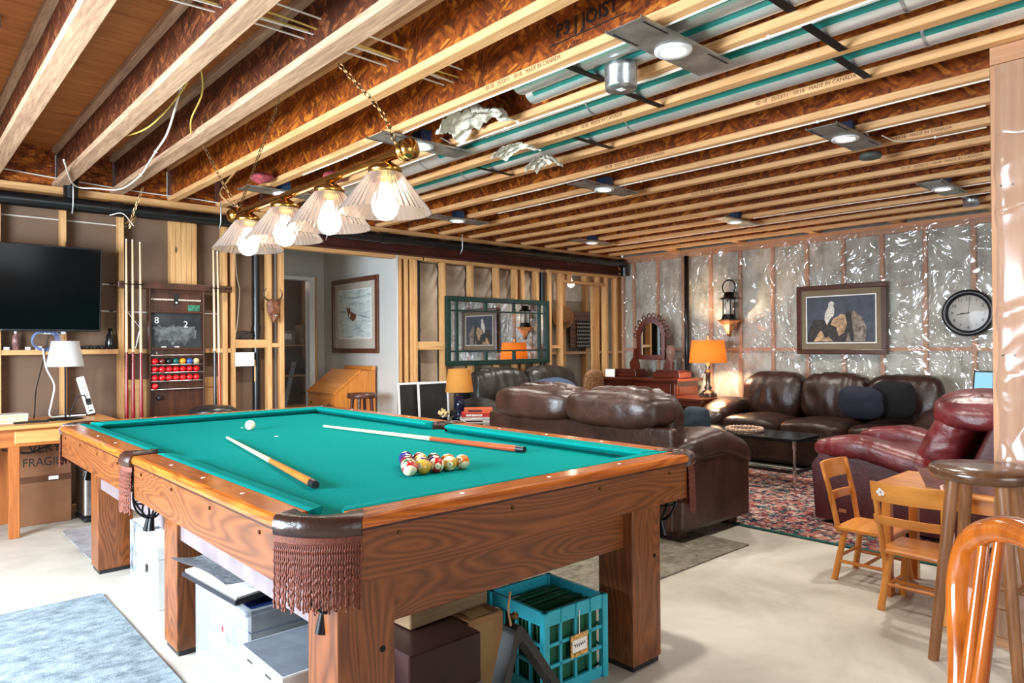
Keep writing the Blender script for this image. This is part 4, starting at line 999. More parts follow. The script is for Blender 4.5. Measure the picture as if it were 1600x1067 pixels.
tb = thing('tablet', 'small tablet screen standing on a dark stand behind the recliner', 'screen', (7.1, 1.70, .60), -PI / 2 - .15)
obj('stand', MB().rbox(-.06, .06, -.05, .06, .0, .015, .004, 2).box(-.02, .02, .0, .02, .015, .22), black_plastic, tb)
obj('bezel', MB().rbox(-.14, .14, -.02, -.005, .21, .395, .004, 2, M=T(rx=R(-10))), black_plastic, tb)
obj('display', MB().box(-.125, .125, -.0215, -.0202, .225, .38, M=T(rx=R(-10))), emit('tablet_screen', (150, 205, 226), 1.1), tb)
lt = thing('lamp_stand', 'dark low cabinet standing behind the recliner', 'cabinet', (7.1, 1.50, 0)); obj('body', MB().rbox(-.25, .3, -.28, .28, .04, .58, .006, 2), mahog(2), lt); obj('cabinet_top', MB().rbox(-.28, .32, -.31, .31, .58, .599, .004, 2), mahog(1), lt)
for sx in (-.2, .25):
    for sy in (-.23, .23): obj('foot', MB().box(sx - .03, sx + .03, sy - .03, sy + .03, 0, .04), mahog(2), lt)
lt['label'] = 'dark wooden cabinet standing behind the red recliner'; lt.name = 'small_cabinet'
# ------------------------------------------------------------ television and shelf clutter on the back wall
tv = thing('television', 'large black flat television tilted forward on the stud wall', 'television', (.69, 6.12, 1.69))
TM = T(rx=R(7))
obj('tv_case', MB().rbox(-.555, .555, -.075, -.035, -.315, .315, .006, 2, M=TM), black_plastic, tv)
obj('tv_screen', MB().box(-.543, .543, -.0765, -.0752, -.298, .306, M=TM), plain('tv_glass', (4, 5, 6), .12, var=0, spec=.12), tv)
obj('maker_badge', MB().box(-.11, -.06, -.0768, -.0755, -.309, -.303, M=TM), chrome, tv)
obj('wall_bracket', MB().box(-.09, .09, -.03, .085, -.10, .10, M=None), black_metal, tv)
SZ = 1.2345
bt = thing('spray_bottle', 'small white and red bottle standing on the stud shelf', 'bottle', (.728, 6.245, SZ))
obj('bottle_body', MB().lathe([(.001, 0), (.022, 0), (.022, .09), (.012, .11), (.009, .12)], n=16), plain('dark_red_label', (120, 84, 80), .4, var=.5, scale=30), bt); obj('bottle_cap', MB().lathe([(.010, .12), (.010, .15), (.004, .16), (.003, .175), (.001, .176)], n=10), white_plastic, bt)
for i, (x, w_, h, lb) in enumerate(((.672, .035, .022, 'small white cube on the shelf beside the spray bottle'), (.80, .032, .022, 'small white cube in the middle of the shelf under the television'), (.868, .04, .026, 'white cube on the shelf next to the blue cable coil'))):
    tag(obj('chalk_cube', MB().rbox(-w_ / 2, w_ / 2, -.015, .015, 0, h, .003, 1), white_plastic, loc=(x, 6.235, SZ)), lb, 'chalk', 'small white cubes on the stud shelf')
rt = thing('router', 'white network router fixed to the stud below the television', 'router', (.945, 6.18, 1.37)); obj('router_body', MB().rbox(-.085, .085, -.015, .0285, -.02, .03, .004, 2), white_plastic, rt)
for k in range(5): obj('port', MB().box(-.07 + k * .026, -.052 + k * .026, -.0162, -.0148, -.014, -.003), black_plastic, rt)
bc = thing('cable_coil', 'coil of blue network cable hanging under the router', 'cable', (.91, 6.147, 1.30)); cm = MB()
for k in range(4):
    r = .062 + k * .006; cm.tube([(r * math.cos(t) * 1.15 - .02 + .004 * k, -.012 - .004 * math.sin(3 * t + k), r * math.sin(t) + .004) for t in [2 * PI * j / 28 for j in range(28)]], .0034, 6, True)
cm.tube(spline([(.04, -.015, .06), (.055, -.015, .01), (.03, -.01, -.055), (-.03, -.02, -.062)], 6), .0034, 6)
obj('coil', cm, plain('blue_cable', (92, 108, 150), .45, var=.1), bc)
(obj('power_cord', MB().tube(spline([(0, 0, .60), (-.02, -.01, .5), (-.05, -.03, .36), (-.09, -.08, .2), (-.11, -.16, .06), (-.12, -.20, .008)], 8), .004, 6), black_plastic, tv, loc=(.22, -.035, -.944)))
fg = thing('dark_bottle', 'dark glass bottle at the end of the stud shelf', 'bottle', (1.345, 6.24, SZ)); obj('bottle_body', MB().lathe([(.001, 0), (.036, 0), (.04, .04), (.034, .08), (.03, .11), (.016, .13), (.018, .165), (.001, .166)], n=16), plain('dark_glass', (24, 24, 26), .2), fg)
for k in range(9):
    x = 1.085 + k * .025; tag(obj('dark_pebble', MB().puff((0, 0, .016), (.0105, .012, .012 + .003 * (k % 3)), 2.6, 5, .001, 30, seed=k), plain('dark_stone', (26, 25, 26), .5), loc=(x, 6.235 + .012 * (k % 2), SZ)), 'small dark lump in the row along the stud shelf', 'ornament', 'dark lumps along the stud shelf')
tri = thing('ball_rack', 'thin pale triangle rack leaning behind the cues on the shelf', 'rack', (1.53, 6.255, SZ)); obj('rack_rim', MB().tube([(-.06, 0, .30), (.035, 0, .17), (.0, .0, .005)], .006, 6), chrome, tri)

# ------------------------------------------------------------ cue rack and scoreboard
rosew = wood('rack_walnut', (44, 22, 14), (86, 48, 26), 2, 9, .35, coat=.2, stretch=.08)
cr = thing('scoreboard', 'dark walnut cue rack scoreboard with blackboard and ball shelves', 'scoreboard', (1.81, 6.205, .40))
obj('back_board', MB().box(-.205, .205, -.045, -.004, 0, 1.33), rosew, cr)
for x in (-.215, .205): obj('side_stile', MB().rbox(x, x + .012, -.09, -.004, 0, 1.34, .002, 1), rosew, cr)
rb = obj('cue_holder', MB().rbox(-.44, .445, -.10, -.006, 1.318, 1.372, .006, 2), rosew, cr)
for x in (-.39, -.345, -.29, .275, .31, .40): obj('cue_clip', MB().tube([(x - .019, -.10, 1.345), (x - .018, -.148, 1.345), (x + .018, -.148, 1.345), (x + .019, -.10, 1.345)], .004, 6), black_metal, rb)
for z in (1.13,): obj('cross_rail', MB().rbox(-.204, .204, -.075, -.045, z, z + .018, .002, 1), rosew, cr)
bb = obj('blackboard', MB().box(-.195, .195, -.052, -.0455, .845, 1.125), plain('chalkboard', (34, 36, 38), .8, var=.55, scale=7), cr)
chalk = plain('chalk', (206, 206, 202), .9, var=.1)
lettering('chalk_figure', '8', .075, chalk, bb, T(-.150, -.0540, 1.065, rx=PI / 2)); lettering('chalk_figure', '2', .075, chalk, bb, T(.075, -.0540, 1.035, rx=PI / 2))
for k, (sx_, sz_, sw_2, sh_) in enumerate(((-.09, .96, .10, .07), (.03, .95, .09, .09), (.10, .97, .07, .06))): obj('chalk_smear', MB().sheet(lambda u, v, a=sx_, b=sz_, c=sw_2, d=sh_, k=k: (a + c * (u - .5) * 2 * (.8 + .4 * noise.noise(Vector((v * 6, k, 1)))), -.0522 - .00025 * k, b + d * (v - .5) * 2 * (.8 + .4 * noise.noise(Vector((u * 6, k, 4))))), 8, 8), plain('chalk_smear', (74, 76, 76), .9, var=.5, scale=22), bb)
smear = plain('chalk_smear', (92, 94, 94), .9, var=.4, scale=25)
obj('chalk_rail', MB().rbox(-.2, .2, -.085, -.046, .828, .843, .002, 1), rosew, cr)
for x in (-.10, .0): tag(obj('chalk_stick', MB().cyl((-.018, 0, 0), (.018, 0, 0), .005, n=8), white_plastic, loc=(1.81 + x, 6.135, 1.249)), 'white chalk stick on the ledge of the blackboard', 'chalk', 'chalk sticks on the blackboard ledge')
for (a, b) in ((-.195, -.02), (.015, .195)):
    for k in range(14):
        x = a + (b - a) * (k + .5) / 14; obj('score_bead', MB().cyl((x - .0045, -.056, 1.238), (x + .0045, -.056, 1.238), .008, n=8), plain('ivory_bead', (214, 196, 178), .3), cr)
obj('score_wire', MB().cyl((-.2, -.056, 1.238), (.2, -.056, 1.238), .0018, n=5), black_metal, cr)
obj('score_dial', MB().box(-.012, .012, -.06, -.046, 1.20, 1.29), black_plastic, cr); obj('dial_pin', MB().cyl((0, -.06, 1.215), (0, -.066, 1.215), .008, n=10), white_plastic, cr)
obj('green_sign', MB().rbox(.095, .190, -.053, -.0455, 1.145, 1.20, .002, 1), plain('exit_green', (40, 96, 74), .5, var=.5, scale=60), cr)
for z in (.78, .705, .64, .57, .503):
    obj('ball_shelf', MB().rbox(-.204, .204, -.10, -.045, z - .008, z, .002, 1), rosew, cr); obj('shelf_wire', MB().cyl((-.204, -.101, z + .001), (.204, -.101, z + .001), .003, n=6), chrome, cr)
obj('door_knob', MB().sphere((-.135, -.06, .435), .022, 12), black_plastic, cr)
rcols = [((200, 26, 30), 'red'), ((92, 22, 24), 'dark maroon'), ((22, 26, 28), 'black'), ((20, 84, 74), 'dark teal'), ((222, 138, 30), 'orange'), ((46, 82, 150), 'blue'), ((196, 170, 120), 'cream')]
SBR = .0262
for k, (c, nm) in enumerate(rcols):
    ball('%s snooker ball on the top shelf of the scoreboard' % nm if k else 'red snooker ball at the end of the top scoreboard shelf', (1.81 - .170 + k * .0535, 6.205 - .072, .40 + .705 + .0265), c, r=SBR, name='snooker_ball', group='balls on the scoreboard shelves')
for rw, (z, nn) in enumerate(((.64, 7), (.57, 7), (.503, 1))):
    for k in range(nn):
        ball('red snooker ball in a row of reds on the scoreboard shelves' if rw < 2 else 'red snooker ball alone on the lowest scoreboard shelf', (1.81 - .170 + k * .0535, 6.205 - .072, .40 + z + .0265), (206, 24, 28), r=SBR, name='snooker_ball', group='balls on the scoreboard shelves')
lettering('maker_mark', 'B', .022, white_plastic, cr, T(-.148, -.0465, .80, rx=PI / 2))
rbutt = plain('red_butt', (128, 18, 22), .22, var=.08, coat=.5); bbutt = plain('black_butt', (16, 16, 18), .25, coat=.4)
for i, (x, zt, b_, lb) in enumerate(((1.424, 2.10, rbutt, 'red butted cue nearest the stud in the wall rack'), (1.468, 2.10, rbutt, 'red butted cue in the middle of the wall rack trio'), (1.522, 2.085, rbutt, 'red butted cue beside the scoreboard in the wall rack'), (2.088, 2.10, bbutt, 'black butted cue with amber shaft in the wall rack'), (2.122, 2.06, cherry, 'red brown butted cue beside the black one in the wall rack'))):
    cue(lb, (x, 6.085, zt), (x + .004 * (i - 2), 6.06, .62), b_, 'cues standing in the wall rack', name='snooker_cue', top=True)
# the ledge the cues stand on
obj('cue_ledge', MB().rbox(-.44, .445, -.18, -.046, .19, .219, .004, 2), rosew, cr)

sw_ = thing('switch_plate', 'white triple light switch plate on the studs', 'switch', (2.395, 6.205, 1.135))
obj('plate', MB().rbox(-.085, .085, -.012, -.0015, -.062, .062, .003, 2), white_plastic, sw_)
for x in (-.053, 0, .053): obj('rocker', MB().rbox(x - .016, x + .016, -.017, -.012, -.034, .034, .002, 1), white_plastic, sw_)
obj('switch_box', MB().box(-.075, .075, 0, .06, -.05, .05), plain('grey_box', (120, 118, 112), .5), sw_)
mk = thing('horned_mask', 'small brown horned mask hanging on a stud beside the alcove', 'ornament', (2.645, 6.205, 1.60))
brn = plain('brown_resin', (104, 62, 40), .5, var=.3, scale=40)
obj('mask', MB().puff((0, -.035, 0), (.06, .03, .075), 2.4, 10, .014, 26).puff((.01, -.045, -.085), (.03, .028, .05), 2.4, 8, .01, 26), brn, mk); obj('muzzle', MB().sphere((.012, -.07, -.07), .016, 10), chrome, mk)
for s in (-1, 1): obj('horn', MB().tube(spline([(s * .03, -.03, .06), (s * .075, -.035, .09), (s * .085, -.04, .14), (s * .06, -.045, .175)], 5), [.010 - .0005 * k for k in range(16)], 7), plain('horn', (60, 42, 32), .5), mk)
cl = thing('cable_bundle', 'loose black cable bundle on the block above the switches', 'cable', (2.41, 6.235, 1.311)); cm = MB()
for k in range(4): cm.tube([((.075 - k * .012) * math.cos(t), .02 * math.sin(t) * 1.0 - .0, .03 + (.035 - .004 * k) * math.sin(t + .5 * k)) for t in [2 * PI * j / 20 for j in range(20)]], .0035, 6, True)
obj('coil', cm, black_plastic, cl, (0, -.005, .012))
tag(obj('light_cable', MB().tube(spline([(0, 0, .95), (.01, 0, .7), (.035, 0, .55), (.02, 0, .3), (-.005, 0, .12), (.0, 0, 0)], 8), .0045, 6), cable_white, loc=(2.345, 6.278, 1.20)), 'white cable running down the stud to the light switches', 'cable')

# ------------------------------------------------------------ workshop desk, lamp, bin
dwood = lambda ax: wood('desk_oak', (126, 62, 22), (186, 110, 50), ax, 10, .4, coat=.1)
dtop = lambda ax: wood('desk_top', (180, 118, 60), (218, 160, 96), ax, 10, .4)
dk_ = thing('desk', 'old oak desk with a single drawer under the television', 'desk', (.62, 5.85, 0))
obj('desk_top', MB().rbox(-.62, .62, -.31, .31, .715, .74, .004, 2), dtop(0), dk_)
obj('desk_apron', MB().box(-.59, .59, -.28, .28, .60, .714), dwood(0), dk_)
d_ = obj('drawer', MB().rbox(.02, .54, -.298, -.281, .62, .70, .004, 2), dtop(0), dk_); obj('drawer_knob', MB().sphere((.50, -.31, .66), .016, 12), dtop(0), d_)
for sx in (-.57, .02, .57):
    for sy in (-.255, .255): obj('leg', MB().rbox(sx - .03, sx + .03, sy - .03, sy + .03, 0, .60, .004, 1), dwood(2), dk_)
for i, (z_, c, lb) in enumerate(((.7405, (214, 206, 214), 'pale boxed book at the bottom of the desk pile'), (.771, (220, 214, 204), 'cream boxed book on top of the desk pile'))):
    t = thing('boxed_book', lb, 'book', (.62, 5.82, z_), R(4 + 3 * i), 'books on the oak desk'); obj('cover', MB().box(-.11, .11, -.085, .085, 0, .003).box(-.11, .11, -.085, .085, .026, .029).box(.107, .11, -.085, .085, .003, .026), plain('boxed_book_%d' % i, c, .5, var=.06), t); obj('pages', MB().box(-.108, .106, -.083, .083, .0031, .0259), plain('cream_pages', (216, 190, 142), .8), t)
dl = thing('desk_lamp', 'desk lamp with white conical shade on a thin black stem', 'lamp', (.965, 5.80, .7405))
obj('lamp_base', MB().lathe([(.001, 0), (.11, 0), (.11, .008), (.02, .016), (.001, .016)], n=28), black_metal, dl); obj('stem', MB().cyl((0, 0, .01), (0, 0, .52), .0065, n=8), black_metal, dl)
obj('lamp_shade', MB().lathe([(.116, .375), (.085, .555), (.083, .555), (.113, .375)], n=36), shade_mat('white_shade', (226, 226, 224), (220, 220, 216)), dl); obj('shade_ring', MB().cyl((-.084, 0, .53), (.084, 0, .53), .0025, n=6), black_metal, dl)
tag(obj('lamp_cord', MB().tube(spline([(-.07, .0, .50), (-.05, -.01, .36), (-.005, -.02, .24), (-.02, -.02, .12), (-.03, -.01, .02), (.05, .025, .008), (.16, .025, .008), (.20, .02, .008)], 8), .006, 7), white_plastic, loc=(.92, 5.93, .742)), 'white cable looping from behind the desk lamp across the desk', 'cord')
ps = thing('power_strip', 'white power strip leaning against the stud bay above the desk', 'power strip', (1.16, 5.96, .742)); PM = T(rx=R(-12), ry=R(-13))
obj('strip_body', MB().rbox(-.025, .025, -.018, .018, .012, .30, .006, 2, M=PM), white_plastic, ps)
for k in range(5):
    for dx in (-.008, .008): obj('socket_slot', MB().box(dx - .002, dx + .002, -.0192, -.0178, .055 + .05 * k, .068 + .05 * k, M=PM), black_plastic, ps)
obj('plug', MB().rbox(-.016, .016, -.05, -.0195, .08, .125, .004, 1, M=PM), black_plastic, ps); obj('switch', MB().box(-.012, .012, -.0195, -.0178, .03, .042, M=PM), black_plastic, ps)
(obj('cord', MB().tube(spline([(0, 0, 0), (-.03, -.03, .05), (-.075, -.03, .03), (-.10, -.015, -.04), (-.115, 0, -.098)], 8), .0045, 6), black_plastic, ps, loc=(-.035, -.04, .106)))
tag(obj('keyboard', MB().rbox(-.13, .13, -.035, .035, 0, .014, .003, 1), black_plastic, loc=(1.06, 6.02, .7405), rot=(R(0), 0, R(2))), 'flat black device lying behind the lamp on the desk', 'device')
tag(obj('remote_bar', MB().rbox(-.10, .10, -.02, .02, 0, .012, .003, 1), black_plastic, loc=(.75, 5.70, .7405)), 'slim black bar lying on the front edge of the desk', 'device')
bx1 = thing('fragile_box', 'large brown cardboard box marked very fragile under the desk', 'box', (.836, 6.03, 0)); obj('carton', MB().rbox(-.15, .18, -.14, .16, 0, .585, .004, 1), plain('brown_carton', (116, 74, 44), .7, var=.1, scale=5), bx1)
lettering('lettering', 'VERY', .085, ink, bx1, T(.02, -.1406, .535, rx=PI / 2)); lettering('lettering', 'FRAGILE', .085, ink, bx1, T(.02, -.1406, .44, rx=PI / 2), xs=.85)
obj('tape', MB().box(-.15, .18, -.1412, -.1402, .30, .345), plain('brown_tape', (84, 50, 30), .3), bx1); obj('shipping_label', MB().box(.04, .10, -.1414, -.1402, .31, .335), paper, bx1)
tag(obj('cable_loop', MB().tube(spline([(-.2, 0, .02), (-.05, -.01, -.015), (.08, 0, .03), (.16, 0, .05)], 8), .006, 6), black_plastic, loc=(.80, 5.84, .535)), 'black cable sagging under the desk top', 'cable')
tc = thing('waste_bin', 'brushed steel pedal bin standing beside the desk', 'bin', (1.16, 5.86, 0)); steel = plain('brushed_steel', (178, 176, 174), .25, 1, var=.12, scale=40)
obj('bin_base', MB().rbox(-.105, .105, -.15, .15, 0, .035, .02, 3), black_plastic, tc); obj('bin_body', MB().rbox(-.10, .10, -.145, .145, .036, .53, .025, 4), steel, tc)
obj('bin_lid', MB().rbox(-.10, .10, -.145, .145, .531, .565, .012, 3), steel, tc); obj('pedal', MB().rbox(-.05, .05, -.165, -.146, .045, .075, .004, 2), black_plastic, tc)

stl = thing('bar_stool', 'bar stool with studded black leather seat in front of the scoreboard', 'stool', (1.86, 5.45, 0))
obj('seat', MB().lathe([(.001, .73), (.155, .73), (.17, .75), (.165, .775), (.13, .795), (.06, .805), (.001, .807)], n=36), leather('stool_leather', (18, 17, 17), (36, 34, 34), .25), stl)
for k in range(40): a = 2 * PI * k / 40; obj('seat_stud', MB().sphere((.170 * math.cos(a), 0.170 * math.sin(a), .742), .005, 6), brass, stl)
for k in range(4):
    a = PI / 4 + k * PI / 2; obj('leg', MB().cyl((.10 * math.cos(a), .10 * math.sin(a), .73), (.17 * math.cos(a), .17 * math.sin(a), 0), .018, .014, 12), mahog(2), stl)
obj('foot_ring', MB().tube([(.148 * math.cos(t), .148 * math.sin(t), .25) for t in [2 * PI * j / 28 for j in range(28)]], .009, 8, True), brass, stl)

# ------------------------------------------------------------ alcove things
pine = lambda ax: wood('honey_pine', (170, 96, 34), (216, 140, 62), ax, 9, .35, coat=.2)
sd = thing('slant_desk', 'honey coloured slant front writing desk in the alcove', 'desk', (3.71, 6.87, 0), -PI / 2)
obj('desk_body', MB().prism([(-.24, 0.10), (.24, .10), (.24, .98), (.05, .98), (-.24, .76)], -.30, .30, 'x'), pine(2), sd)
obj('writing_flap', MB().prism([(-.262, .76), (-.25, .742), (.062, .978), (.05, .996)], -.31, .31, 'x'), pine(0), sd)
obj('gallery', MB().rbox(-.31, .31, .20, .24, .98, 1.03, .006, 2), pine(0), sd)
obj('carved_oval', MB().tube([(.12 * math.cos(t), -.075 + .045 * math.sin(t) - .02, .885 + .034 * math.sin(t)) for t in [2 * PI * k / 28 for k in range(28)]], .004, 6, True), pine(0), sd)
dw = obj('drawer', MB().rbox(-.28, .28, -.252, -.241, .56, .72, .004, 2), pine(0), sd)
for x in (-.2, .2): obj('drawer_pull', MB().sphere((x, -.26, .64), .012, 10), old_brass, dw)
for s in (-1, 1): obj('side_panel', MB().box(s * .3005, s * .306, -.16, .18, .2, .70), pine(2), sd)
for sx in (-.26, .26):
    for sy in (-.2, .2): obj('leg', MB().box(sx - .03, sx + .03, sy - .03, sy + .03, 0, .10), pine(2), sd)
ss = thing('round_stool', 'small dark round wooden stool beside the writing desk', 'stool', (3.60, 6.25, 0))
obj('seat', MB().lathe([(.001, .72), (.14, .72), (.15, .735), (.145, .77), (.001, .775)], n=28), plain('dark_seat', (78, 46, 34), .3, var=.15), ss)
for k in range(4): a = PI / 4 + k * PI / 2; obj('leg', MB().cyl((.095 * math.cos(a), .095 * math.sin(a), .72), (.15 * math.cos(a), .15 * math.sin(a), 0), .018, .016, 10), mahog(2), ss)
def fox(p, l, r, b, t):
    def snow():
        q = NT('snow_print'); n = q.noise(q.coords((1, 1, 3.5)), 6, 5, .65, .8); q.col(q.ramp(n.outputs[0], [(.3, (150, 166, 166)), (.5, (204, 212, 208)), (.7, (226, 228, 220))])); return q.fin(.6)
    pr = obj('print', MB().box(l, r, -.0125, -.0113, b, t), snow(), p); fo = plain('fox_brown', (110, 68, 44), .7, var=.25, scale=60)
    blob(pr, [(.30, .50), (.27, .58), (.25, .66), (.33, .62), (.36, .66), (.38, .56), (.58, .48), (.54, .40), (.46, .34), (.34, .42), (.31, .46)], fo, l, r, b, t, -.0130, 'print_fox')
    blob(pr, [(.34, .48), (.37, .52), (.38, .46), (.35, .43)], paper, l, r, b, t, -.0133)
    gy = plain('snow_shadow', (132, 150, 152), .7, var=.2, scale=30)
    for s_ in ([(.02, .60), (.2, .56), (.28, .52), (.16, .54)], [(.6, .46), (.98, .38), (.92, .42), (.7, .48)], [(.02, .86), (.5, .82), (.98, .88), (.5, .85)], [(.3, .12), (.6, .22), (.9, .08), (.6, .19)], [(.4, .74), (.98, .66), (.7, .71)]): blob(pr, s_, gy, l, r, b, t, -.0128)
picture('framed_print', 'framed print of a fox in snow hung on the alcove wall', (3.985, 7.055, 1.165), -PI / 2, 1.03, .855, .055, wood('fox_frame', (70, 34, 20), (110, 60, 36), 0, 12, .35, coat=.3), (186, 176, 160), (.10, .12, .085), fox)
ld = thing('step_ladder', 'black step ladder folded behind the alcove doorway', 'ladder', (3.62, 8.05, 0), R(8)); LM = T(ry=R(14))
for x in (-.16, .16): obj('ladder_rail', MB().box(x - .012, x + .012, -.03, .03, .0, 1.05, M=LM @ T(rx=0)), galv, ld)
for k in range(4): obj('ladder_step', MB().box(-.148, .148, -.05, .05, .2 + .25 * k, .225 + .25 * k, M=LM), black_metal, ld)
for i, (x, y, z, w_, d_2, h, c, lb) in enumerate(((3.75, 8.85, .4705, .28, .22, .24, (96, 74, 56), 'brown carton on the low storage shelf'), (4.35, 8.85, .8705, .26, .22, .22, (60, 62, 70), 'grey crate on the middle storage shelf'), (4.25, 8.85, 1.2705, .24, .2, .26, (150, 120, 84), 'tan carton on the top storage shelf'), (3.95, 8.85, 1.2705, .2, .2, .18, (120, 116, 108), 'pale box on the top storage shelf'))):
    b_ = thing('storage_box', lb, 'box', (x, y, z)); obj('carton', MB().rbox(-w_ / 2, w_ / 2, -d_2 / 2, d_2 / 2, 0, h, .004, 1), plain('store_%d' % i, c, .7), b_); obj('box_label', MB().box(-.05, .05, -d_2 / 2 - .001, -d_2 / 2 - .0002, h * .4, h * .8), paper, b_)

sb_ = thing('storage_fill_bulb', 'added bare bulb brightening the storage room behind the alcove', 'lamp', (3.55, 8.45, 2.05)); obj('bulb', MB().sphere((0, 0, 0), .04, 12), emit('storage_fill_glow', (255, 238, 210), 30), sb_); obj('socket', MB().cyl((0, 0, .038), (0, 0, .08), .018, n=10), white_plastic, sb_); obj('cord', MB().cyl((0, 0, .08), (0, 0, .42), .004, n=6), black_plastic, sb_)  # added lamp to lift the dark storage room behind the door
# ------------------------------------------------------------ mirror, leaning screens, doorway things
gm = thing('wall_mirror', 'large mirror in a dark green window frame with crossing bars', 'mirror', (5.405, 6.195, 1.02)); green = plain('dark_green_paint', (18, 46, 40), .4, var=.2, scale=20)
WM, HM = 1.60, .775
for (a, b, c, d) in ((-WM / 2, WM / 2, 0, .055), (-WM / 2, WM / 2, HM - .055, HM), (-WM / 2, -WM / 2 + .055, .055, HM - .055), (WM / 2 - .055, WM / 2, .055, HM - .055)): obj('frame_side', MB().rbox(a, b, -.045, 0, c, d, .004, 2), green, gm)
obj('mirror_glass', MB().box(-WM / 2 + .05, WM / 2 - .05, -.012, -.004, .05, HM - .05), mir_m, gm)
for x in (-.645, .645): obj('glazing_bar', MB().box(x - .016, x + .016, -.030, -.013, .055, HM - .055), green, gm)
for z in (.16, HM - .16): obj('glazing_bar', MB().box(-WM / 2 + .055, WM / 2 - .055, -.028, -.0125, z - .009, z + .009), green, gm)
for x in (-.22, .22):
    for (c, d) in ((.055, .15), (HM - .15, HM - .055)): obj('glazing_bar', MB().box(x - .015, x + .015, -.030, -.013, c, d), green, gm)
for i, (x, w_, y, lb) in enumerate(((4.15, .36, 6.115, 'narrow white framed screen leaning against the alcove post'), (4.38, .40, 6.06, 'wider white framed screen leaning in front of the narrow one'))):
    s_ = thing('window_screen', lb, 'screen', (x, y, 0)); s_.rotation_euler = (R(-4), 0, 0); f_ = .022; H_ = .86
    for (a, b, c, d) in ((-w_ / 2, w_ / 2, 0, f_), (-w_ / 2, w_ / 2, H_ - f_, H_), (-w_ / 2, -w_ / 2 + f_, f_, H_ - f_), (w_ / 2 - f_, w_ / 2, f_, H_ - f_)): obj('frame_side', MB().box(a, b, -.012, .0, c, d), white_plastic, s_)
    obj('mesh_panel', MB().box(-w_ / 2 + f_, w_ / 2 - f_, -.008, -.005, f_, H_ - f_), plain('dark_mesh', (34, 32, 30), .5, var=.35, scale=5), s_)
ht = thing('straw_hat', 'tan straw hat hanging on a stud beyond the corner doorway', 'hat', (7.66, 7.31, 1.66)); HMx = T(0, 0, 0, rx=PI / 2, rz=R(-25))
obj('brim', MB().lathe([(.09, .0), (.17, .012), (.175, .018), (.17, .02), (.09, .012)], n=32, M=HMx), plain('hat_straw', (156, 112, 68), .8, var=.15, scale=60), ht); obj('crown', MB().lathe([(.095, .005), (.09, .08), (.07, .10), (.001, .09)], n=28, M=HMx), plain('hat_straw', (156, 112, 68)), ht); obj('hat_band', MB().lathe([(.097, .008), (.0955, .03)], n=28, M=HMx), ink, ht)
bd = thing('slatted_board', 'brown slatted wooden board hung beyond the corner doorway', 'board', (8.10, 7.30, 1.20)); 
for k in range(8): obj('slat', MB().rbox(-.30, .30, -.012, .012, .07 * k, .07 * k + .066, .003, 1), wood('board_brown', (84, 46, 26), (126, 76, 44), 0, 10, .5), bd)
obj('batten', MB().box(-.2, -.16, .0125, .018, .0, .55).box(.16, .2, .0125, .018, 0, .55), mahog(2), bd)
def tapm():
    q = NT('tribal_weave'); b_ = q.node('ShaderNodeTexWave'); b_.wave_type = 'BANDS'; b_.bands_direction = 'Z'; b_.inputs['Scale'].default_value = 5.5; b_.inputs['Distortion'].default_value = 0; q.link(q.coords(), b_.inputs['Vector'])
    ck_ = q.node('ShaderNodeTexChecker'); ck_.inputs['Scale'].default_value = 46; q.link(q.coords(), ck_.inputs['Vector'])
    c = q.mix(q.ramp(b_.outputs[1], [(.55, (0, 0, 0)), (.6, (255, 255, 255))]), lin((36, 32, 36)), q.ramp(ck_.outputs[1], [(.4, (36, 32, 36)), (.6, (196, 184, 168))])); q.col(c); return q.fin(.9)
tag(obj('woven_hanging', MB().box(-.15, .15, -.004, .004, 0, .42), tapm(), loc=(8.08, 7.275, 1.20)), 'black and white woven hanging on the slatted board', 'tapestry')
ub = thing('bare_bulb', 'glowing bare bulb in the room beyond the corner doorway', 'lamp', (7.35, 6.85, 2.12)); obj('bulb', MB().sphere((0, 0, 0), .05, 14), emit('bare_bulb_glow', (255, 240, 214), 45), ub); obj('socket', MB().cyl((0, 0, .048), (0, 0, .10), .02, n=12), white_plastic, ub); obj('cord', MB().cyl((0, 0, .10), (0, 0, .33), .004, n=6), black_plastic, ub)
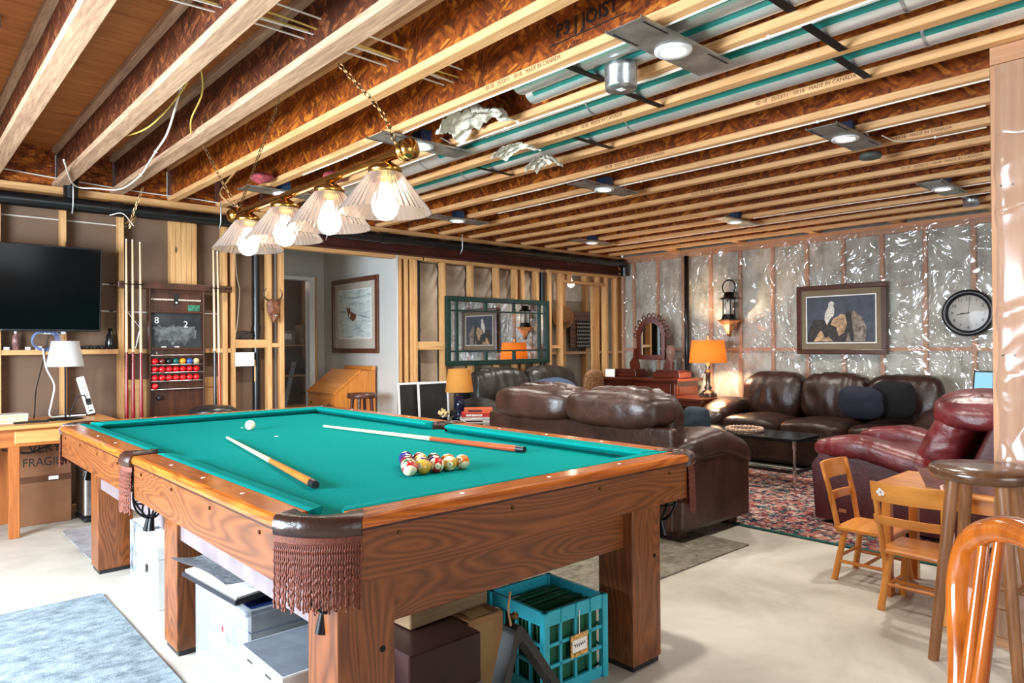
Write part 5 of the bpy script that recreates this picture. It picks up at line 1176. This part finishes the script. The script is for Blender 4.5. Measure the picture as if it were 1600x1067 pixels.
# ------------------------------------------------------------ children's table and chairs, stool, dining chair
kid = lambda ax: wood('maple_amber', (178, 100, 30), (222, 148, 62), ax, 9, .32, coat=.25, stretch=.10, rings=9, contrast=.55)
def kid_chair(label, loc, rz):
    c = thing('child_chair', label, 'chair', loc, rz, "child's wooden chairs")
    obj('seat', MB().rbox(-.145, .145, -.15, .14, .262, .284, .008, 3), kid(0), c)
    for sx in (-1, 1):
        obj('leg', MB().cyl((sx * .105, -.10, .262), (sx * .135, -.135, 0), .015, .017, 12), kid(2), c)
        obj('leg', MB().cyl((sx * .105, .10, .262), (sx * .135, .145, 0), .015, .017, 12), kid(2), c)
        obj('back_post', MB().tube([(sx * .125, .125, .25), (sx * .135, .155, .42), (sx * .142, .20, .60)], [.014, .014, .012], 10), kid(2), c)
        obj('side_stretcher', MB().cyl((sx * .126, -.122, .10), (sx * .126, .13, .10), .009, n=8), kid(1), c)
    def slat(z0, z1, y0, y1, name):
        n = 10; pts = [(-.155 + .31 * i / n, .028 * (1 - (2 * i / n - 1) ** 2)) for i in range(n + 1)]; mb = MB()
        vs = [(x, y0 + b + o - .004, z0) for o in (0, .014) for x, b in pts] + [(x, y1 + b + o - .004, z1) for o in (0, .014) for x, b in pts]; m = n + 1
        fs = []
        for i in range(n): fs += [(i, i + 1, 2 * m + i + 1, 2 * m + i), (m + i + 1, m + i, 3 * m + i, 3 * m + i + 1), (2 * m + i, 2 * m + i + 1, 3 * m + i + 1, 3 * m + i), (i + 1, i, m + i, m + i + 1)]
        fs += [(0, 2 * m, 3 * m, m), (n, m + n, 3 * m + n, 2 * m + n)]
        return obj(name, mb.add(vs, fs), kid(0), c)
    slat(.515, .605, .176, .200, 'top_rail'); slat(.405, .445, .150, .158, 'lower_rail')
    obj('stretcher', MB().cyl((-.126, .0, .10), (.126, 0, .10), .009, n=8), kid(0), c); obj('stretcher', MB().cyl((-.13, .13, .12), (.13, .13, .12), .009, n=8), kid(0), c)
    return c
kid_chair("child's wooden chair drawn up to the end of the small table by the rug", (3.86, 1.447, 0), 0)
kb = kid_chair("child's wooden chair with a flower sticker on its top rail", (3.60, 1.13, 0), PI / 2)
fs_ = MB()
for k in range(5): a = 2 * PI * k / 5; fs_.cyl((.105 + .011 * math.cos(a), .2165, .562 + .011 * math.sin(a)), (.105 + .011 * math.cos(a), .2175, .562 + .011 * math.sin(a)), .008, n=8)
obj('flower_sticker', fs_, white_plastic, kb)
kt = thing('child_table', 'small amber wooden table for children beside the partition', 'table', (3.86, .955, 0))
obj('table_top', MB().rbox(-.235, .235, -.42, .40, .535, .557, .008, 3), kid(1), kt)
for (a, b, c, d) in ((-.20, .20, .36, .38), (-.20, .20, -.38, -.36), (-.21, -.19, -.36, .36), (.19, .21, -.36, .36)): obj('apron', MB().box(a, b, c, d, .47, .534), kid(1), kt)
for sx in (-.185, .185):
    for sy in (-.34, .355): obj('leg', MB().prism([(sx - .02, sy - .02), (sx + .02, sy - .02), (sx + .02, sy + .02), (sx - .02, sy + .02)], 0, .47), kid(2), kt)
wt = thing('wooden_tray', 'open dark wooden tray standing on the children\'s table', 'tray', (3.86, .98, .5575)); tw = wood('tray_wood', (70, 34, 20), (116, 62, 38), 0, 9, .4)
obj('tray_bottom', MB().box(-.17, .17, -.20, .16, 0, .012), tw, wt)
for s, ax in ((-1, 0), (1, 0)): obj('tray_side', MB().prism([(-.20, .0), (.16, .0), (.20, .085), (-.24, .085)], s * .17 - .006, s * .17 + .006, 'x'), tw, wt)
obj('tray_end', MB().box(-.163, .163, -.006, .006, 0, .068, M=T(0, .158, .0145, rx=R(-20))), tw, wt); obj('tray_end', MB().box(-.163, .163, -.006, .006, 0, .068, M=T(0, -.198, .0145, rx=R(20))), tw, wt)
pk = thing('pink_bag', 'pink strapped doll bag hanging on the back post of the child\'s chair', 'bag', (3.425, .99, .30)); pkm = plain('pink_vinyl', (214, 160, 148), .4, var=.06)
obj('strap', MB().tube(spline([(.0, -.02, -.05), (-.012, -.012, .12), (-.012, .0, .29), (.01, .012, .312), (.025, .0, .29), (.012, -.03, .1), (.0, -.035, -.05)], 6), .007, 6), pkm, pk)
obj('pouch', MB().puff((.0, -.03, -.09), (.022, .045, .055), 2.6, 8, .003, 10), pkm, pk); obj('buckle', MB().sphere((-.02, -.03, -.07), .012, 8), plain('pink_dark', (184, 110, 104), .4), pk)

so = thing('wooden_stool', 'tall wooden bar stool with dark round seat in front of the partition', 'stool', (3.195, .785, 0)); soak = wood('stool_oak', (96, 54, 24), (146, 94, 50), 2, 16, .45)
obj('seat', MB().lathe([(.001, .705), (.15, .705), (.178, .712), (.187, .73), (.187, .748), (.178, .757), (.06, .760), (.001, .760)], n=48), wood('seat_walnut', (58, 34, 20), (96, 62, 38), 0, 8, .25, coat=.4), so)
for k in range(4):
    a = math.atan2(.141, -.135) + k * PI / 2
    obj('leg', MB().cyl((.115 * math.cos(a), .115 * math.sin(a), .71), (.197 * math.cos(a), .197 * math.sin(a), 0), .024, .019, 16), soak, so)
for k in range(4):
    a = math.atan2(.141, -.135) + k * PI / 2; b = a + PI / 2; z = .26 + .05 * (k % 2); r = .165
    obj('rung', MB().cyl((r * math.cos(a), r * math.sin(a), z), (r * math.cos(b), r * math.sin(b), z), .011, n=10), soak, so)

wc = thing('dining_chair', 'glossy orange brown bow back dining chair', 'chair', (1.20, .31, 0), 3.84); cw = lambda ax: wood('chair_gloss', (140, 64, 16), (196, 108, 34), ax, 8, .14, coat=.8, stretch=.10)
obj('seat', MB().prism([(-.20, -.03), (-.23, -.22), (-.21, -.40), (0, -.44), (.21, -.40), (.23, -.22), (.20, -.03), (0, .02)], .42, .46), cw(1), wc)
half = [(.085, .0, .46), (.105, .03, .594), (.145, .055, .71), (.180, .068, .785), (.190, .075, .843), (.165, .08, .905), (.09, .085, .945), (0, .087, .956)]
pts = spline(half + [(-x, y, z) for x, y, z in half[-2::-1]], 4)
NB = len(pts) - 1
bmb = MB(); n = 14; vs = []
for i, p in enumerate(pts):
    a = Vector(pts[max(0, i - 1)]); b = Vector(pts[min(NB, i + 1)]); d = (b - a).normalized(); ny = Vector((0, 1, 0)); nx = ny.cross(d).normalized(); ny = d.cross(nx)
    for k in range(n):
        t = 2 * PI * k / n; vs.append(Vector(p) + nx * .022 * math.cos(t) + ny * .025 * math.sin(t))
bmb.add(vs, [(i * n + k, i * n + (k + 1) % n, (i + 1) * n + (k + 1) % n, (i + 1) * n + k) for i in range(NB) for k in range(n)], True)
obj('bow', bmb, cw(2), wc)
def top_at(x): return min((p for p in pts if p[2] > .85), key=lambda p: abs(p[0] - x))
for x in (-.13, -.09, .09, .13):
    tp = top_at(x); obj('spindle', MB().tube([(x * .55, -.0, .455), (x * .85, .045, .70), (tp[0], tp[1], tp[2])], [.008, .012, .008], 10), cw(2), wc)
outl = [(-.022, .455), (-.03, .52), (-.05, .60), (-.055, .68), (-.045, .76), (-.05, .84), (-.04, .955), (.04, .955), (.05, .84), (.045, .76), (.055, .68), (.05, .60), (.03, .52), (.022, .455)]
sp = obj('splat_half', MB().prism([(x, z) for x, z in outl if x < 0] + [(-.012, .955), (-.012, .78), (-.03, .70), (-.012, .60), (-.012, .455)], .070, .082, 'y', M=T(0, -.06, -.02, rx=R(-6.5))), cw(2), wc)
obj('splat_half', MB().prism([(-x, z) for x, z in outl if x < 0] + [(.012, .955), (.012, .78), (.03, .70), (.012, .60), (.012, .455)], .070, .082, 'y', M=T(0, -.06, -.02, rx=R(-6.5))), cw(2), wc)
for sx in (-1, 1):
    obj('leg', MB().tube([(sx * .14, -.06, .42), (sx * .17, -.02, .2), (sx * .20, .03, 0)], [.014, .02, .012], 12), cw(2), wc); obj('leg', MB().tube([(sx * .15, -.34, .42), (sx * .17, -.37, .2), (sx * .20, -.41, 0)], [.014, .02, .012], 12), cw(2), wc)
obj('stretcher', MB().cyl((-.17, -.2, .2), (.17, -.2, .2), .011, n=10), cw(0), wc)
for sx in (-1, 1): obj('stretcher', MB().cyl((sx * .17, -.02, .2), (sx * .17, -.37, .2), .011, n=10), cw(1), wc)

# ------------------------------------------------------------ storage under the pool table
def carton(name, label, loc, rz, w_, d_, h, m, lid=None, lidh=.05, cat='box'):
    b_ = thing(name, label, cat, loc, rz); obj('carton', MB().rbox(-w_ / 2, w_ / 2, -d_ / 2, d_ / 2, 0, h, .004, 1), m, b_)
    if lid: obj('lid', MB().rbox(-w_ / 2 - .006, w_ / 2 + .006, -d_ / 2 - .006, d_ / 2 + .006, h - lidh + .002, h + .004, .004, 1), lid, b_)
    return b_
wcard = plain('white_card', (214, 214, 210), .6, var=.04); greylid = plain('grey_lid', (104, 110, 118), .5, var=.1)
fb = carton('file_box', 'white file box with grey lid at the near corner under the pool table', (1.03, 2.11, 0), 0, .34, .31, .28, wcard, wcard, .09)
obj('lid_top', MB().box(-.168, .168, -.152, .152, .2842, .2852), greylid, fb)
for y in (-.07, .07): obj('lid_slot', MB().box(-.1772, -.1758, y - .022, y + .022, .255, .262), ink, fb)
obj('hand_hole', MB().cyl((-.1755, 0, .20), (-.1775, 0, .20), .014, n=14), ink, fb)
wb_ = carton('white_box', 'white storage box standing on the floor behind the middle leg', (1.11, 3.74, 0), 0, .30, .36, .30, wcard, wcard, .06); obj('box_label', MB().box(-.1575, -.156, -.03, .0, .15, .19), ink, wb_)
pa = thing('paper_stack', 'open white box of papers and black folders behind the white storage box', 'papers', (1.15, 4.12, 0)); obj('folder', MB().box(-.14, .16, -.14, .14, 0, .30), plain('grey_marble_file', (110, 116, 124), .5, var=.5, scale=14), pa); obj('sheet', MB().box(-.13, .15, -.13, .12, .301, .306), paper, pa)
cb_ = thing('plastic_bin', 'clear plastic storage bin full of folders beside the middle leg', 'bin', (1.07, 2.60, 0)); clr = sheer('clear_plastic', (150, 156, 164), .74, .12)
for (a, b, c, d) in ((-.165, -.160, -.27, .25), (.160, .165, -.27, .25), (-.160, .160, -.27, -.265), (-.160, .160, .245, .25)): obj('bin_side', MB().box(a, b, c, d, .0, .36), clr, cb_)
obj('bin_floor', MB().box(-.16, .16, -.265, .245, 0, .004), clr, cb_); obj('bin_rim', MB().box(-.178, -.1655, -.28, .26, .345, .362).box(.1655, .178, -.28, .26, .345, .362).box(-.178, .178, -.288, -.2705, .345, .362).box(-.178, .178, .2505, .265, .345, .362), clr, cb_)
obj('bin_sticker', MB().box(-.1665, -.1653, -.08, -.02, .19, .26), paper, cb_); obj('sticker_logo', MB().cyl((-.1665, -.045, .235), (-.1672, -.045, .235), .013, n=14), plain('sticker_red', (180, 40, 50), .5), cb_)
random.seed(5)
for k, (c, nm, w_, d_, h) in enumerate((((150, 150, 156), 'grey', .27, .40, .09), ((44, 44, 48), 'black', .28, .41, .08), ((70, 74, 90), 'slate', .27, .40, .08), ((40, 62, 130), 'blue', .28, .42, .09))):
    z_ = .006 + sum((.09, .08, .08, .09)[:k]) + .001 * k
    t = thing('file_folder', '%s folder of papers in the clear plastic bin' % nm, 'folder', (1.07, 2.59, z_), R(random.uniform(-1.5, 1.5)), 'folders in the plastic bin'); obj('cover', MB().box(-w_ / 2, w_ / 2, -d_ / 2, d_ / 2, 0, .003).box(-w_ / 2, w_ / 2, -d_ / 2, d_ / 2, h - .004, h - .001).box(w_ / 2 - .003, w_ / 2, -d_ / 2, d_ / 2, .003, h - .004), plain('folder_%s' % nm, c, .5), t); obj('pages', MB().box(-w_ / 2 + .004, w_ / 2 - .0035, -d_ / 2 + .004, d_ / 2 - .006, .0032, h - .0042), plain('file_paper', (150, 150, 150), .8), t)
t = thing('ring_binder', 'black binder lying across the top of the clear plastic bin', 'binder', (1.03, 2.62, .372), R(4)); obj('cover', MB().rbox(-.16, .15, -.22, .24, 0, .018, .003, 1, M=T(ry=R(-3))), plain('binder_black', (30, 28, 34), .4), t); obj('pages', MB().box(-.15, .14, -.21, .23, .0185, .026, M=T(ry=R(-3))), paper, t)
def curl(u, v): x = -.15 + .28 * u; y = -.22 + .46 * v; return (x, y, .012 + .05 * max(0, (.35 - u)) ** 1.2 * (1 + v) + .01 * math.sin(v * 5))
tag(obj('printed_sheets', MB().sheet(curl, 12, 16), plain('grey_print', (120, 122, 126), .6, var=.25, scale=60), loc=(1.0, 2.67, .413), rot=(0, R(-4), R(6))), 'curling grey printed sheets on top of the plastic bin', 'papers')
carton('dark_case', 'dark maroon case lying beside the near leg under the table', (1.36, 1.98, .105), 0, .29, .30, .17, plain('maroon_case', (52, 26, 28), .35))
sv = carton('silver_box', 'flat silver grey box on the floor under the maroon case', (1.365, 1.97, 0), 0, .31, .36, .10, plain('silver_card', (176, 178, 182), .3, .4))
bx = carton('taped_carton', 'brown carton sealed with shiny tape beside the blue crate', (1.613, 2.10, 0), R(0), .165, .34, .27, card)
obj('tape', MB().box(-.06, .03, -.1712, -.1702, .02, .25), sheer('clear_tape', (190, 150, 100), .3, .1), bx); obj('tape', MB().box(-.06, .03, -.165, .165, .2755, .2762), sheer('clear_tape', (190, 150, 100), .3, .1), bx)
wx = carton('wooden_box', 'plain wooden box lying on top of the cartons under the table', (1.50, 2.13, .278), R(3), .36, .26, .09, wood('plain_box', (110, 84, 56), (150, 118, 82), 0, 9, .6))
tag(obj('red_folder', MB().rbox(-.15, .17, -.12, .12, 0, .02, .003, 1), plain('red_vinyl', (146, 22, 30), .3), loc=(1.66, 2.20, .371), rot=(0, 0, R(10))), 'red vinyl folder lying on the wooden box under the table', 'folder')
tag(obj('magazine', MB().rbox(-.14, .14, -.11, .11, 0, .012, .002, 1), plain('magazine_cover', (70, 78, 96), .3, var=.5, scale=12), loc=(1.79, 2.14, .3925), rot=(0, 0, R(18))), 'dark glossy magazine on top of the red folder', 'magazine')
tag(obj('black_case', MB().rbox(-.15, .15, -.12, .12, 0, .055, .012, 2), plain('black_case', (14, 14, 15), .4), loc=(1.84, 2.18, .405), rot=(0, 0, R(4))), 'black zip case on top of the pile under the pool table', 'case')
# turquoise crate
mc = thing('milk_crate', 'turquoise plastic milk crate under the pool table', 'crate', (1.865, 1.875, 0), R(-2)); tq = plain('turquoise_plastic', (44, 160, 176), .35, var=.05); cw_, cd_, chh = .30, .30, .31
obj('crate_floor', MB().box(-cw_ / 2, cw_ / 2, -cd_ / 2, cd_ / 2, .0, .012), tq, mc)
for sx in (-1, 1):
    for sy in (-1, 1): obj('corner_post', MB().rbox(sx * cw_ / 2 - .014, sx * cw_ / 2 + .014, sy * cd_ / 2 - .014, sy * cd_ / 2 + .014, 0, chh, .004, 1), tq, mc)
for (z0, z1) in ((.012, .045), (.26, chh)):
    for s in (-1, 1):
        obj('band', MB().box(-cw_ / 2, cw_ / 2, s * cd_ / 2 - .006, s * cd_ / 2 + .006, z0, z1), tq, mc); obj('band', MB().box(s * cw_ / 2 - .006, s * cw_ / 2 + .006, -cd_ / 2, cd_ / 2, z0, z1), tq, mc)
for s in (-1, 1):
    for k in range(1, 4):
        x = -cw_ / 2 + cw_ * k / 4; obj('rib', MB().box(x - .006, x + .006, s * cd_ / 2 - .004, s * cd_ / 2 + .004, .04, .262), tq, mc); obj('rib', MB().box(s * cw_ / 2 - .004, s * cw_ / 2 + .004, x - .006, x + .006, .04, .262), tq, mc)
        obj('rim_rib', MB().box(x - .003, x + .003, s * (cd_ / 2 + .006), s * (cd_ / 2 + .010), .26, chh), tq, mc)
    for z in (.115, .19): obj('rib', MB().box(-cw_ / 2, cw_ / 2, s * cd_ / 2 - .004, s * cd_ / 2 + .004, z - .006, z + .006), tq, mc); obj('rib', MB().box(s * cw_ / 2 - .004, s * cw_ / 2 + .004, -cd_ / 2, cd_ / 2, z - .006, z + .006), tq, mc)
tg = thing('luggage_tag', 'colourful name tag tied to the front of the turquoise crate', 'tag', (1.87, 1.716, .16)); obj('tag_card', MB().box(-.045, .045, -.003, .0, -.04, .04), plain('tag_border', (190, 110, 60), .5, var=.8, scale=90), tg); obj('tag_paper', MB().box(-.038, .038, -.0042, -.0031, -.022, .022), paper, tg); obj('tag_string', MB().cyl((0, -.002, .04), (.0, -.002, .125), .0022, n=5), white_plastic, tg)
obj('handwriting', MB().tube([(-.03 + .06 * k / 30, -.0045, .003 + .009 * math.sin(k * 1.9) * math.cos(k * .7)) for k in range(31)], .0011, 4), ink, tg)
for k in range(13):
    y = -.125 + k * .0195; t = obj('hanging_file', MB().box(-.135, .135, -.004, .004, 0, .27 if k % 3 else .262), plain('file_green', (16, 84, 54), .6, var=.1), loc=(1.865, 1.875 + y, .0125)); tag(t, 'green hanging file in the turquoise crate', 'file', 'green hanging files in the crate')
# hanging triangle
tr = thing('triangle_rack', 'black wooden triangle rack hanging by a cord from the table edge', 'rack', (1.472, 1.575, .08)); trm = plain('black_lacquer', (18, 17, 19), .28)
pts = [(-.165, .02), (.165, .02), (0, .345)]
def rnd(P, r=.03, n=5):
    out = []
    for i in range(len(P)):
        a, b, c_ = Vector(P[i - 1]), Vector(P[i]), Vector(P[(i + 1) % len(P)]); u = (a - b).normalized(); v = (c_ - b).normalized()
        for k in range(n + 1): t = k / n; p = b + u * r * (1 - t) ** 2 + v * r * t ** 2; out.append((p.x, p.y))
    return out
o_ = rnd(pts, .05); i_ = rnd([(-.125, .043), (.125, .043), (0, .29)], .04); m = len(o_)
vs = [(x, y, z) for y in (-.027, .027) for x, z in o_] + [(x, y, z) for y in (-.027, .027) for x, z in i_]; fs = []
for k in range(m):
    l = (k + 1) % m; fs += [(k, l, m + l, m + k), (2 * m + l, 2 * m + k, 3 * m + k, 3 * m + l), (l, k, 2 * m + k, 2 * m + l), (m + k, m + l, 3 * m + l, 3 * m + k)]
tri_m = MB().add(vs, fs); tri_m.v = [tuple(Matrix.Rotation(R(-9), 4, 'Y') @ Vector(v)) for v in tri_m.v]
obj('rack_frame', tri_m, trm, tr); obj('hanging_cord', MB().tube(spline([(-.055, 0, .30), (-.06, .01, .36), (-.03, .035, .40)], 5), .004, 6), plain('twine', (176, 140, 96), .8), tr); obj('hook', MB().sphere((-.052, -.01, .345), .012, 10), old_brass, tr)
# ------------------------------------------------------------ ceiling fittings
led = emit('led_lens', (255, 248, 236), 9)
proto = None
names = ['over the near corner of the pool table', 'behind the brass lamp finial', 'above the far end of the pool table', 'over the recliner', 'over the brown sofa', 'in front of the steel beam by the alcove', 'towards the clock', 'over the coffee table', 'in front of the doorway corner']
for (x, y), nm in zip(POTS, names):
    f = thing('recessed_light', 'recessed downlight in a metal plate ' + nm, 'downlight', (x, y, 2.4135), 0, 'downlights between the joists')
    obj('mounting_plate', MB().box(-.32, .32, -.085, .085, .014, .0165).box(-.32, .32, -.085, -.081, .0165, .026).box(-.32, .32, .081, .085, .0165, .026), galv_dark, f)
    obj('trim_ring', MB().lathe([(.052, .004), (.070, .001), (.075, .006), (.075, .0135), (.052, .0135)], n=32), white_plastic, f)
    obj('lens', MB().lathe([(.001, .009), (.051, .009), (.051, .012), (.001, .012)], n=24), led, f)
    if (x, y) != POTS[0]: obj('junction_box', MB().box(-.03, .04, -.05, .05, .03, .10), plain('blue_box', (38, 62, 96), .5), f)
    for (sa, sb, sc_, sd_) in ((-.29, -.14, -.075, -.068), (.14, .29, -.075, -.068), (-.29, -.14, .068, .075)): obj('slot', MB().box(sa, sb, sc_, sd_, .0125, .0138), ink, f)
    if (x, y) != POTS[0]: obj('whip', MB().tube(spline([(.12, -.03, .08), (.17, -.06, .05), (.20, .02, .045), (.24, .10, .06)], 5), .004, 6), cable_white, f)
# ducts in the joist bays
teal = plain('duct_print_teal', (12, 120, 108), .5, var=.05); duct = plain('duct_galvanised', (222, 224, 220), .30, .72, var=.06, scale=3)
def ductrun(label, x, y0, y1, z=2.53, r=.076):
    d = thing('air_duct', label, 'duct', (x, y0, z)); ln_ = y1 - y0
    obj('duct_pipe', MB().cyl((0, 0, 0), (0, ln_, 0), r, n=28), duct, d)
    k = 0.6
    while k < ln_ - .2:
        obj('duct_joint', MB().cyl((0, k, 0), (0, k + .012, 0), r + .003, n=28), galv, d); k += 1.5
    st = MB(); a0, a1 = R(208), R(228); n = 5
    vs = [((r + .0012) * math.cos(a0 + (a1 - a0) * i / n), yy, (r + .0012) * math.sin(a0 + (a1 - a0) * i / n)) for yy in (.05, min(ln_ - .05, 4.9)) for i in range(n + 1)]
    st.add(vs, [(i, i + 1, n + 2 + i, n + 1 + i) for i in range(n)], True); obj('printed_stripe', st, teal, d)
    for yy in (.9, 2.4, 3.3):
        if yy < ln_ and x != 2.462: obj('hanger_strap', MB().box(-.168, .168, yy - .018, yy + .018, -r - .006, -r - .002), black_metal, d)
    return d
ductrun('galvanised air duct with teal stripe in the bay by the boot', 2.325, -1.2, 2.50, 2.535, .060)
ductrun('second galvanised air duct side by side with the teal striped one', 2.462, -1.2, 2.55, 2.535, .060)
ductrun('long galvanised air duct in the joist bay beyond the downlight plate', 2.77, -1.2, 5.3)
ductrun('teal striped air duct running to the partition wall', 3.16, .35, 5.4)
db = thing('duct_boot', 'round metal duct boot hanging below the joists by the downlight', 'duct', (2.40, 1.93, 2.36)); obj('boot_can', MB().lathe([(.001, 0), (.066, 0), (.070, .01), (.070, .088), (.074, .093), (.070, .098), (.070, .108), (.001, .108)], n=28), galv, db); obj('boot_label', MB().box(-.016, .016, -.016, .016, -.0012, -.0002), paper, db)
dc = thing('duct_elbow', 'crinkled foil duct elbow above the partition wall', 'duct', (3.16, -.064, 2.53)); em = MB()
em.tube([(0, .40 - .06 * k, .02 * math.sin(k * .4)) for k in range(9)], [.072 + .006 * (k % 2) for k in range(9)], 22); obj('elbow', em, duct, dc)
for y in (.12, .28): obj('band', MB().tube([(.08 * math.cos(t), y, .08 * math.sin(t)) for t in [2 * PI * k / 20 for k in range(20)]], .006, 6, True), black_metal, dc)
cn = thing('metal_can_fitting', 'small silver fitting between the far joists by the partition', 'fitting', (6.87, 1.76, 2.40)); obj('strap', MB().box(-.215, .20, -.02, .02, .05, .054), galv, cn); obj('can', MB().lathe([(.001, 0), (.06, 0), (.06, .10), (.001, .10)], n=20), galv, cn)
tag(obj('smoke_detector', MB().lathe([(.001, 0), (.06, .002), (.065, .012), (.065, .03), (.001, .032)], n=24), plain('dark_detector', (74, 80, 78), .5), loc=(4.69, 1.753, 2.421)), 'dark round disc fixed under the joists', 'detector')
# insulation scraps poking out between joists
def rag(s_, sd_):
    def fn(u, v):
        x = (u - .5) * 2; y = (v - .5) * 2; e = 1 + .35 * noise.noise(Vector((x * 2.3, y * 2.3, sd_ * 4.0)))
        z = s_[2] * (1.1 - 1.5 * (x * x * .35 + abs(y) ** 2.2 * .9)) + .45 * s_[2] * noise.noise(Vector((x * 3, y * 4, sd_ + 9.0))) + .25 * s_[2] * noise.noise(Vector((x * 8, y * 9, sd_ + 2.0)))
        return (x * s_[0] * e, y * s_[1] * e, z)
    return MB().sheet(fn, 26, 30)
wool = plain('wool_scrap', (206, 198, 180), .95, var=.12, scale=30, bump=.5)
for i, (x, y, z, s_, lb) in enumerate(((2.377, 2.93, 2.455, (.11, .22, .06), 'large tuft of pale insulation hanging by the air ducts'), (2.79, 3.05, 2.40, (.06, .15, .032), 'wrinkled insulation scrap under the long air duct'), (3.10, 3.12, 2.385, (.06, .12, .042), 'torn insulation scrap drooping below the third duct'))):
    tag(obj('insulation_scrap', rag(s_, i), wool, loc=(x, y, z)), lb, 'insulation')
# cables
def cable(label, pts, m, r=.0048, grp=None, clips=()):
    p0 = pts[0]; t = thing('cable', label, 'cable', p0, 0, grp); P = [tuple(a - b for a, b in zip(p, p0)) for p in pts]
    obj('cable_run', MB().tube(spline(P, 6), r, 6), m, t)
    for c in clips:
        q = P[c]; obj('staple', MB().rbox(q[0] - .008, q[0] + .008, q[1] - .006, q[1] + .006, q[2] - .007, q[2] + .007, .002, 1), white_plastic, t)
zc = JZ - .005
for (x, y0, y1, nm) in ((2.195, 4.6, .4, 'under the lettered joist'), (2.583, 5.2, -.2, 'under the joist by the duct boot'), (3.775, 4.4, .6, 'under the joist beside the recliner light'), (4.178, 4.8, 1.0, 'under the joist beyond the recliner light'), (6.22, 3.4, 1.3, 'under a far joist by the clock side light'), (6.63, 5.4, 1.2, 'under the far joist near the insulated wall')):
    n = 7; cable('white cable stapled ' + nm, [(x + .008 * math.sin(k * 1.7), y0 + (y1 - y0) * k / n, zc) for k in range(n + 1)], cable_white, .0048, None, (1, 3, 5))
cable('white cable drooping between joists by the dark disc', [(4.32, 1.55, zc), (4.45, 1.50, zc - .02), (4.58, 1.35, zc - .004), (4.60, 1.1, zc)], cable_white, .0042, None, (2,))
for i, (z, y, m, nm) in enumerate(((2.60, 2.72, cable_yellow, 'yellow'), (2.585, 2.76, cable_white, 'white'), (2.612, 2.80, cable_yellow, 'yellow'), (2.63, 2.69, cable_white, 'white'), (2.595, 2.84, cable_white, 'white'), (2.64, 2.88, cable_white, 'white'))):
    dz = .012 * (i % 3); cable('%s wire of the bundle threaded through the joists above the lamp' % nm, [(-.9, y - .15, z), (.2, y + .02 * i, z - .01), (.8, y, z - .02), (1.2, y + .02, z), (1.7, y - .02 * (i % 2), z - .03 + dz), (2.16, y + .06, z)], m, .0045, 'wire bundle through the near joists')
cable('yellow wire looping down from the joists near the lamp chain', [(1.03, 4.6, 2.48), (1.10, 4.2, 2.47), (1.14, 3.75, 2.56), (1.16, 3.6, 2.68), (1.22, 3.7, 2.56), (1.26, 4.0, 2.50), (1.32, 4.2, 2.475)], cable_yellow)
cable('white wire sagging along the grey joist towards the pipe', [(1.12, 3.55, 2.68), (1.15, 3.85, 2.56), (1.18, 4.15, 2.44), (1.24, 4.6, 2.44), (1.28, 4.9, 2.44), (1.33, 5.3, 2.44), (1.30, 5.7, 2.41), (1.18, 5.9, 2.43), (1.05, 5.95, 2.445), (.86, 5.2, 2.445)], cable_white, .006, None, (3, 5))
cable('white wire running along the rim board behind the joist ends', [(.30, 6.17, 2.565), (.75, 6.165, 2.535), (1.15, 6.165, 2.515), (1.6, 6.165, 2.50), (2.0, 6.165, 2.50), (2.3, 6.1, 2.47)], cable_white, .005)
cable('pale flexible conduit bending down to the lamp bar end', [(1.79, 4.75, 2.452), (1.68, 4.72, 2.30), (1.64, 4.62, 2.23), (1.64, 4.48, 2.16)], plain('tan_cord', (170, 130, 84), .5), .007)
tag(obj('junction_box', MB().rbox(-.07, .07, -.03, .03, -.03, .03, .003, 1), plain('steel_box', (120, 140, 156), .4, .5), loc=(.33, 3.9, 2.725)), 'steel junction box on the subfloor between the near joists', 'box')
for i, (x, y) in enumerate(((1.99, 4.95), (2.0, 4.6))): tag(obj('pink_insulation', MB().puff((0, 0, 0), (.07, .07, .03), 2.2, 9, .02, 12, seed=i), plain('pink_wool', (150, 62, 68), .95, var=.2, scale=30), loc=(x + .05 + .38 * i, y, 2.47)), 'pink insulation tuft showing above the lamp bar', 'insulation', 'pink insulation tufts above the lamp')
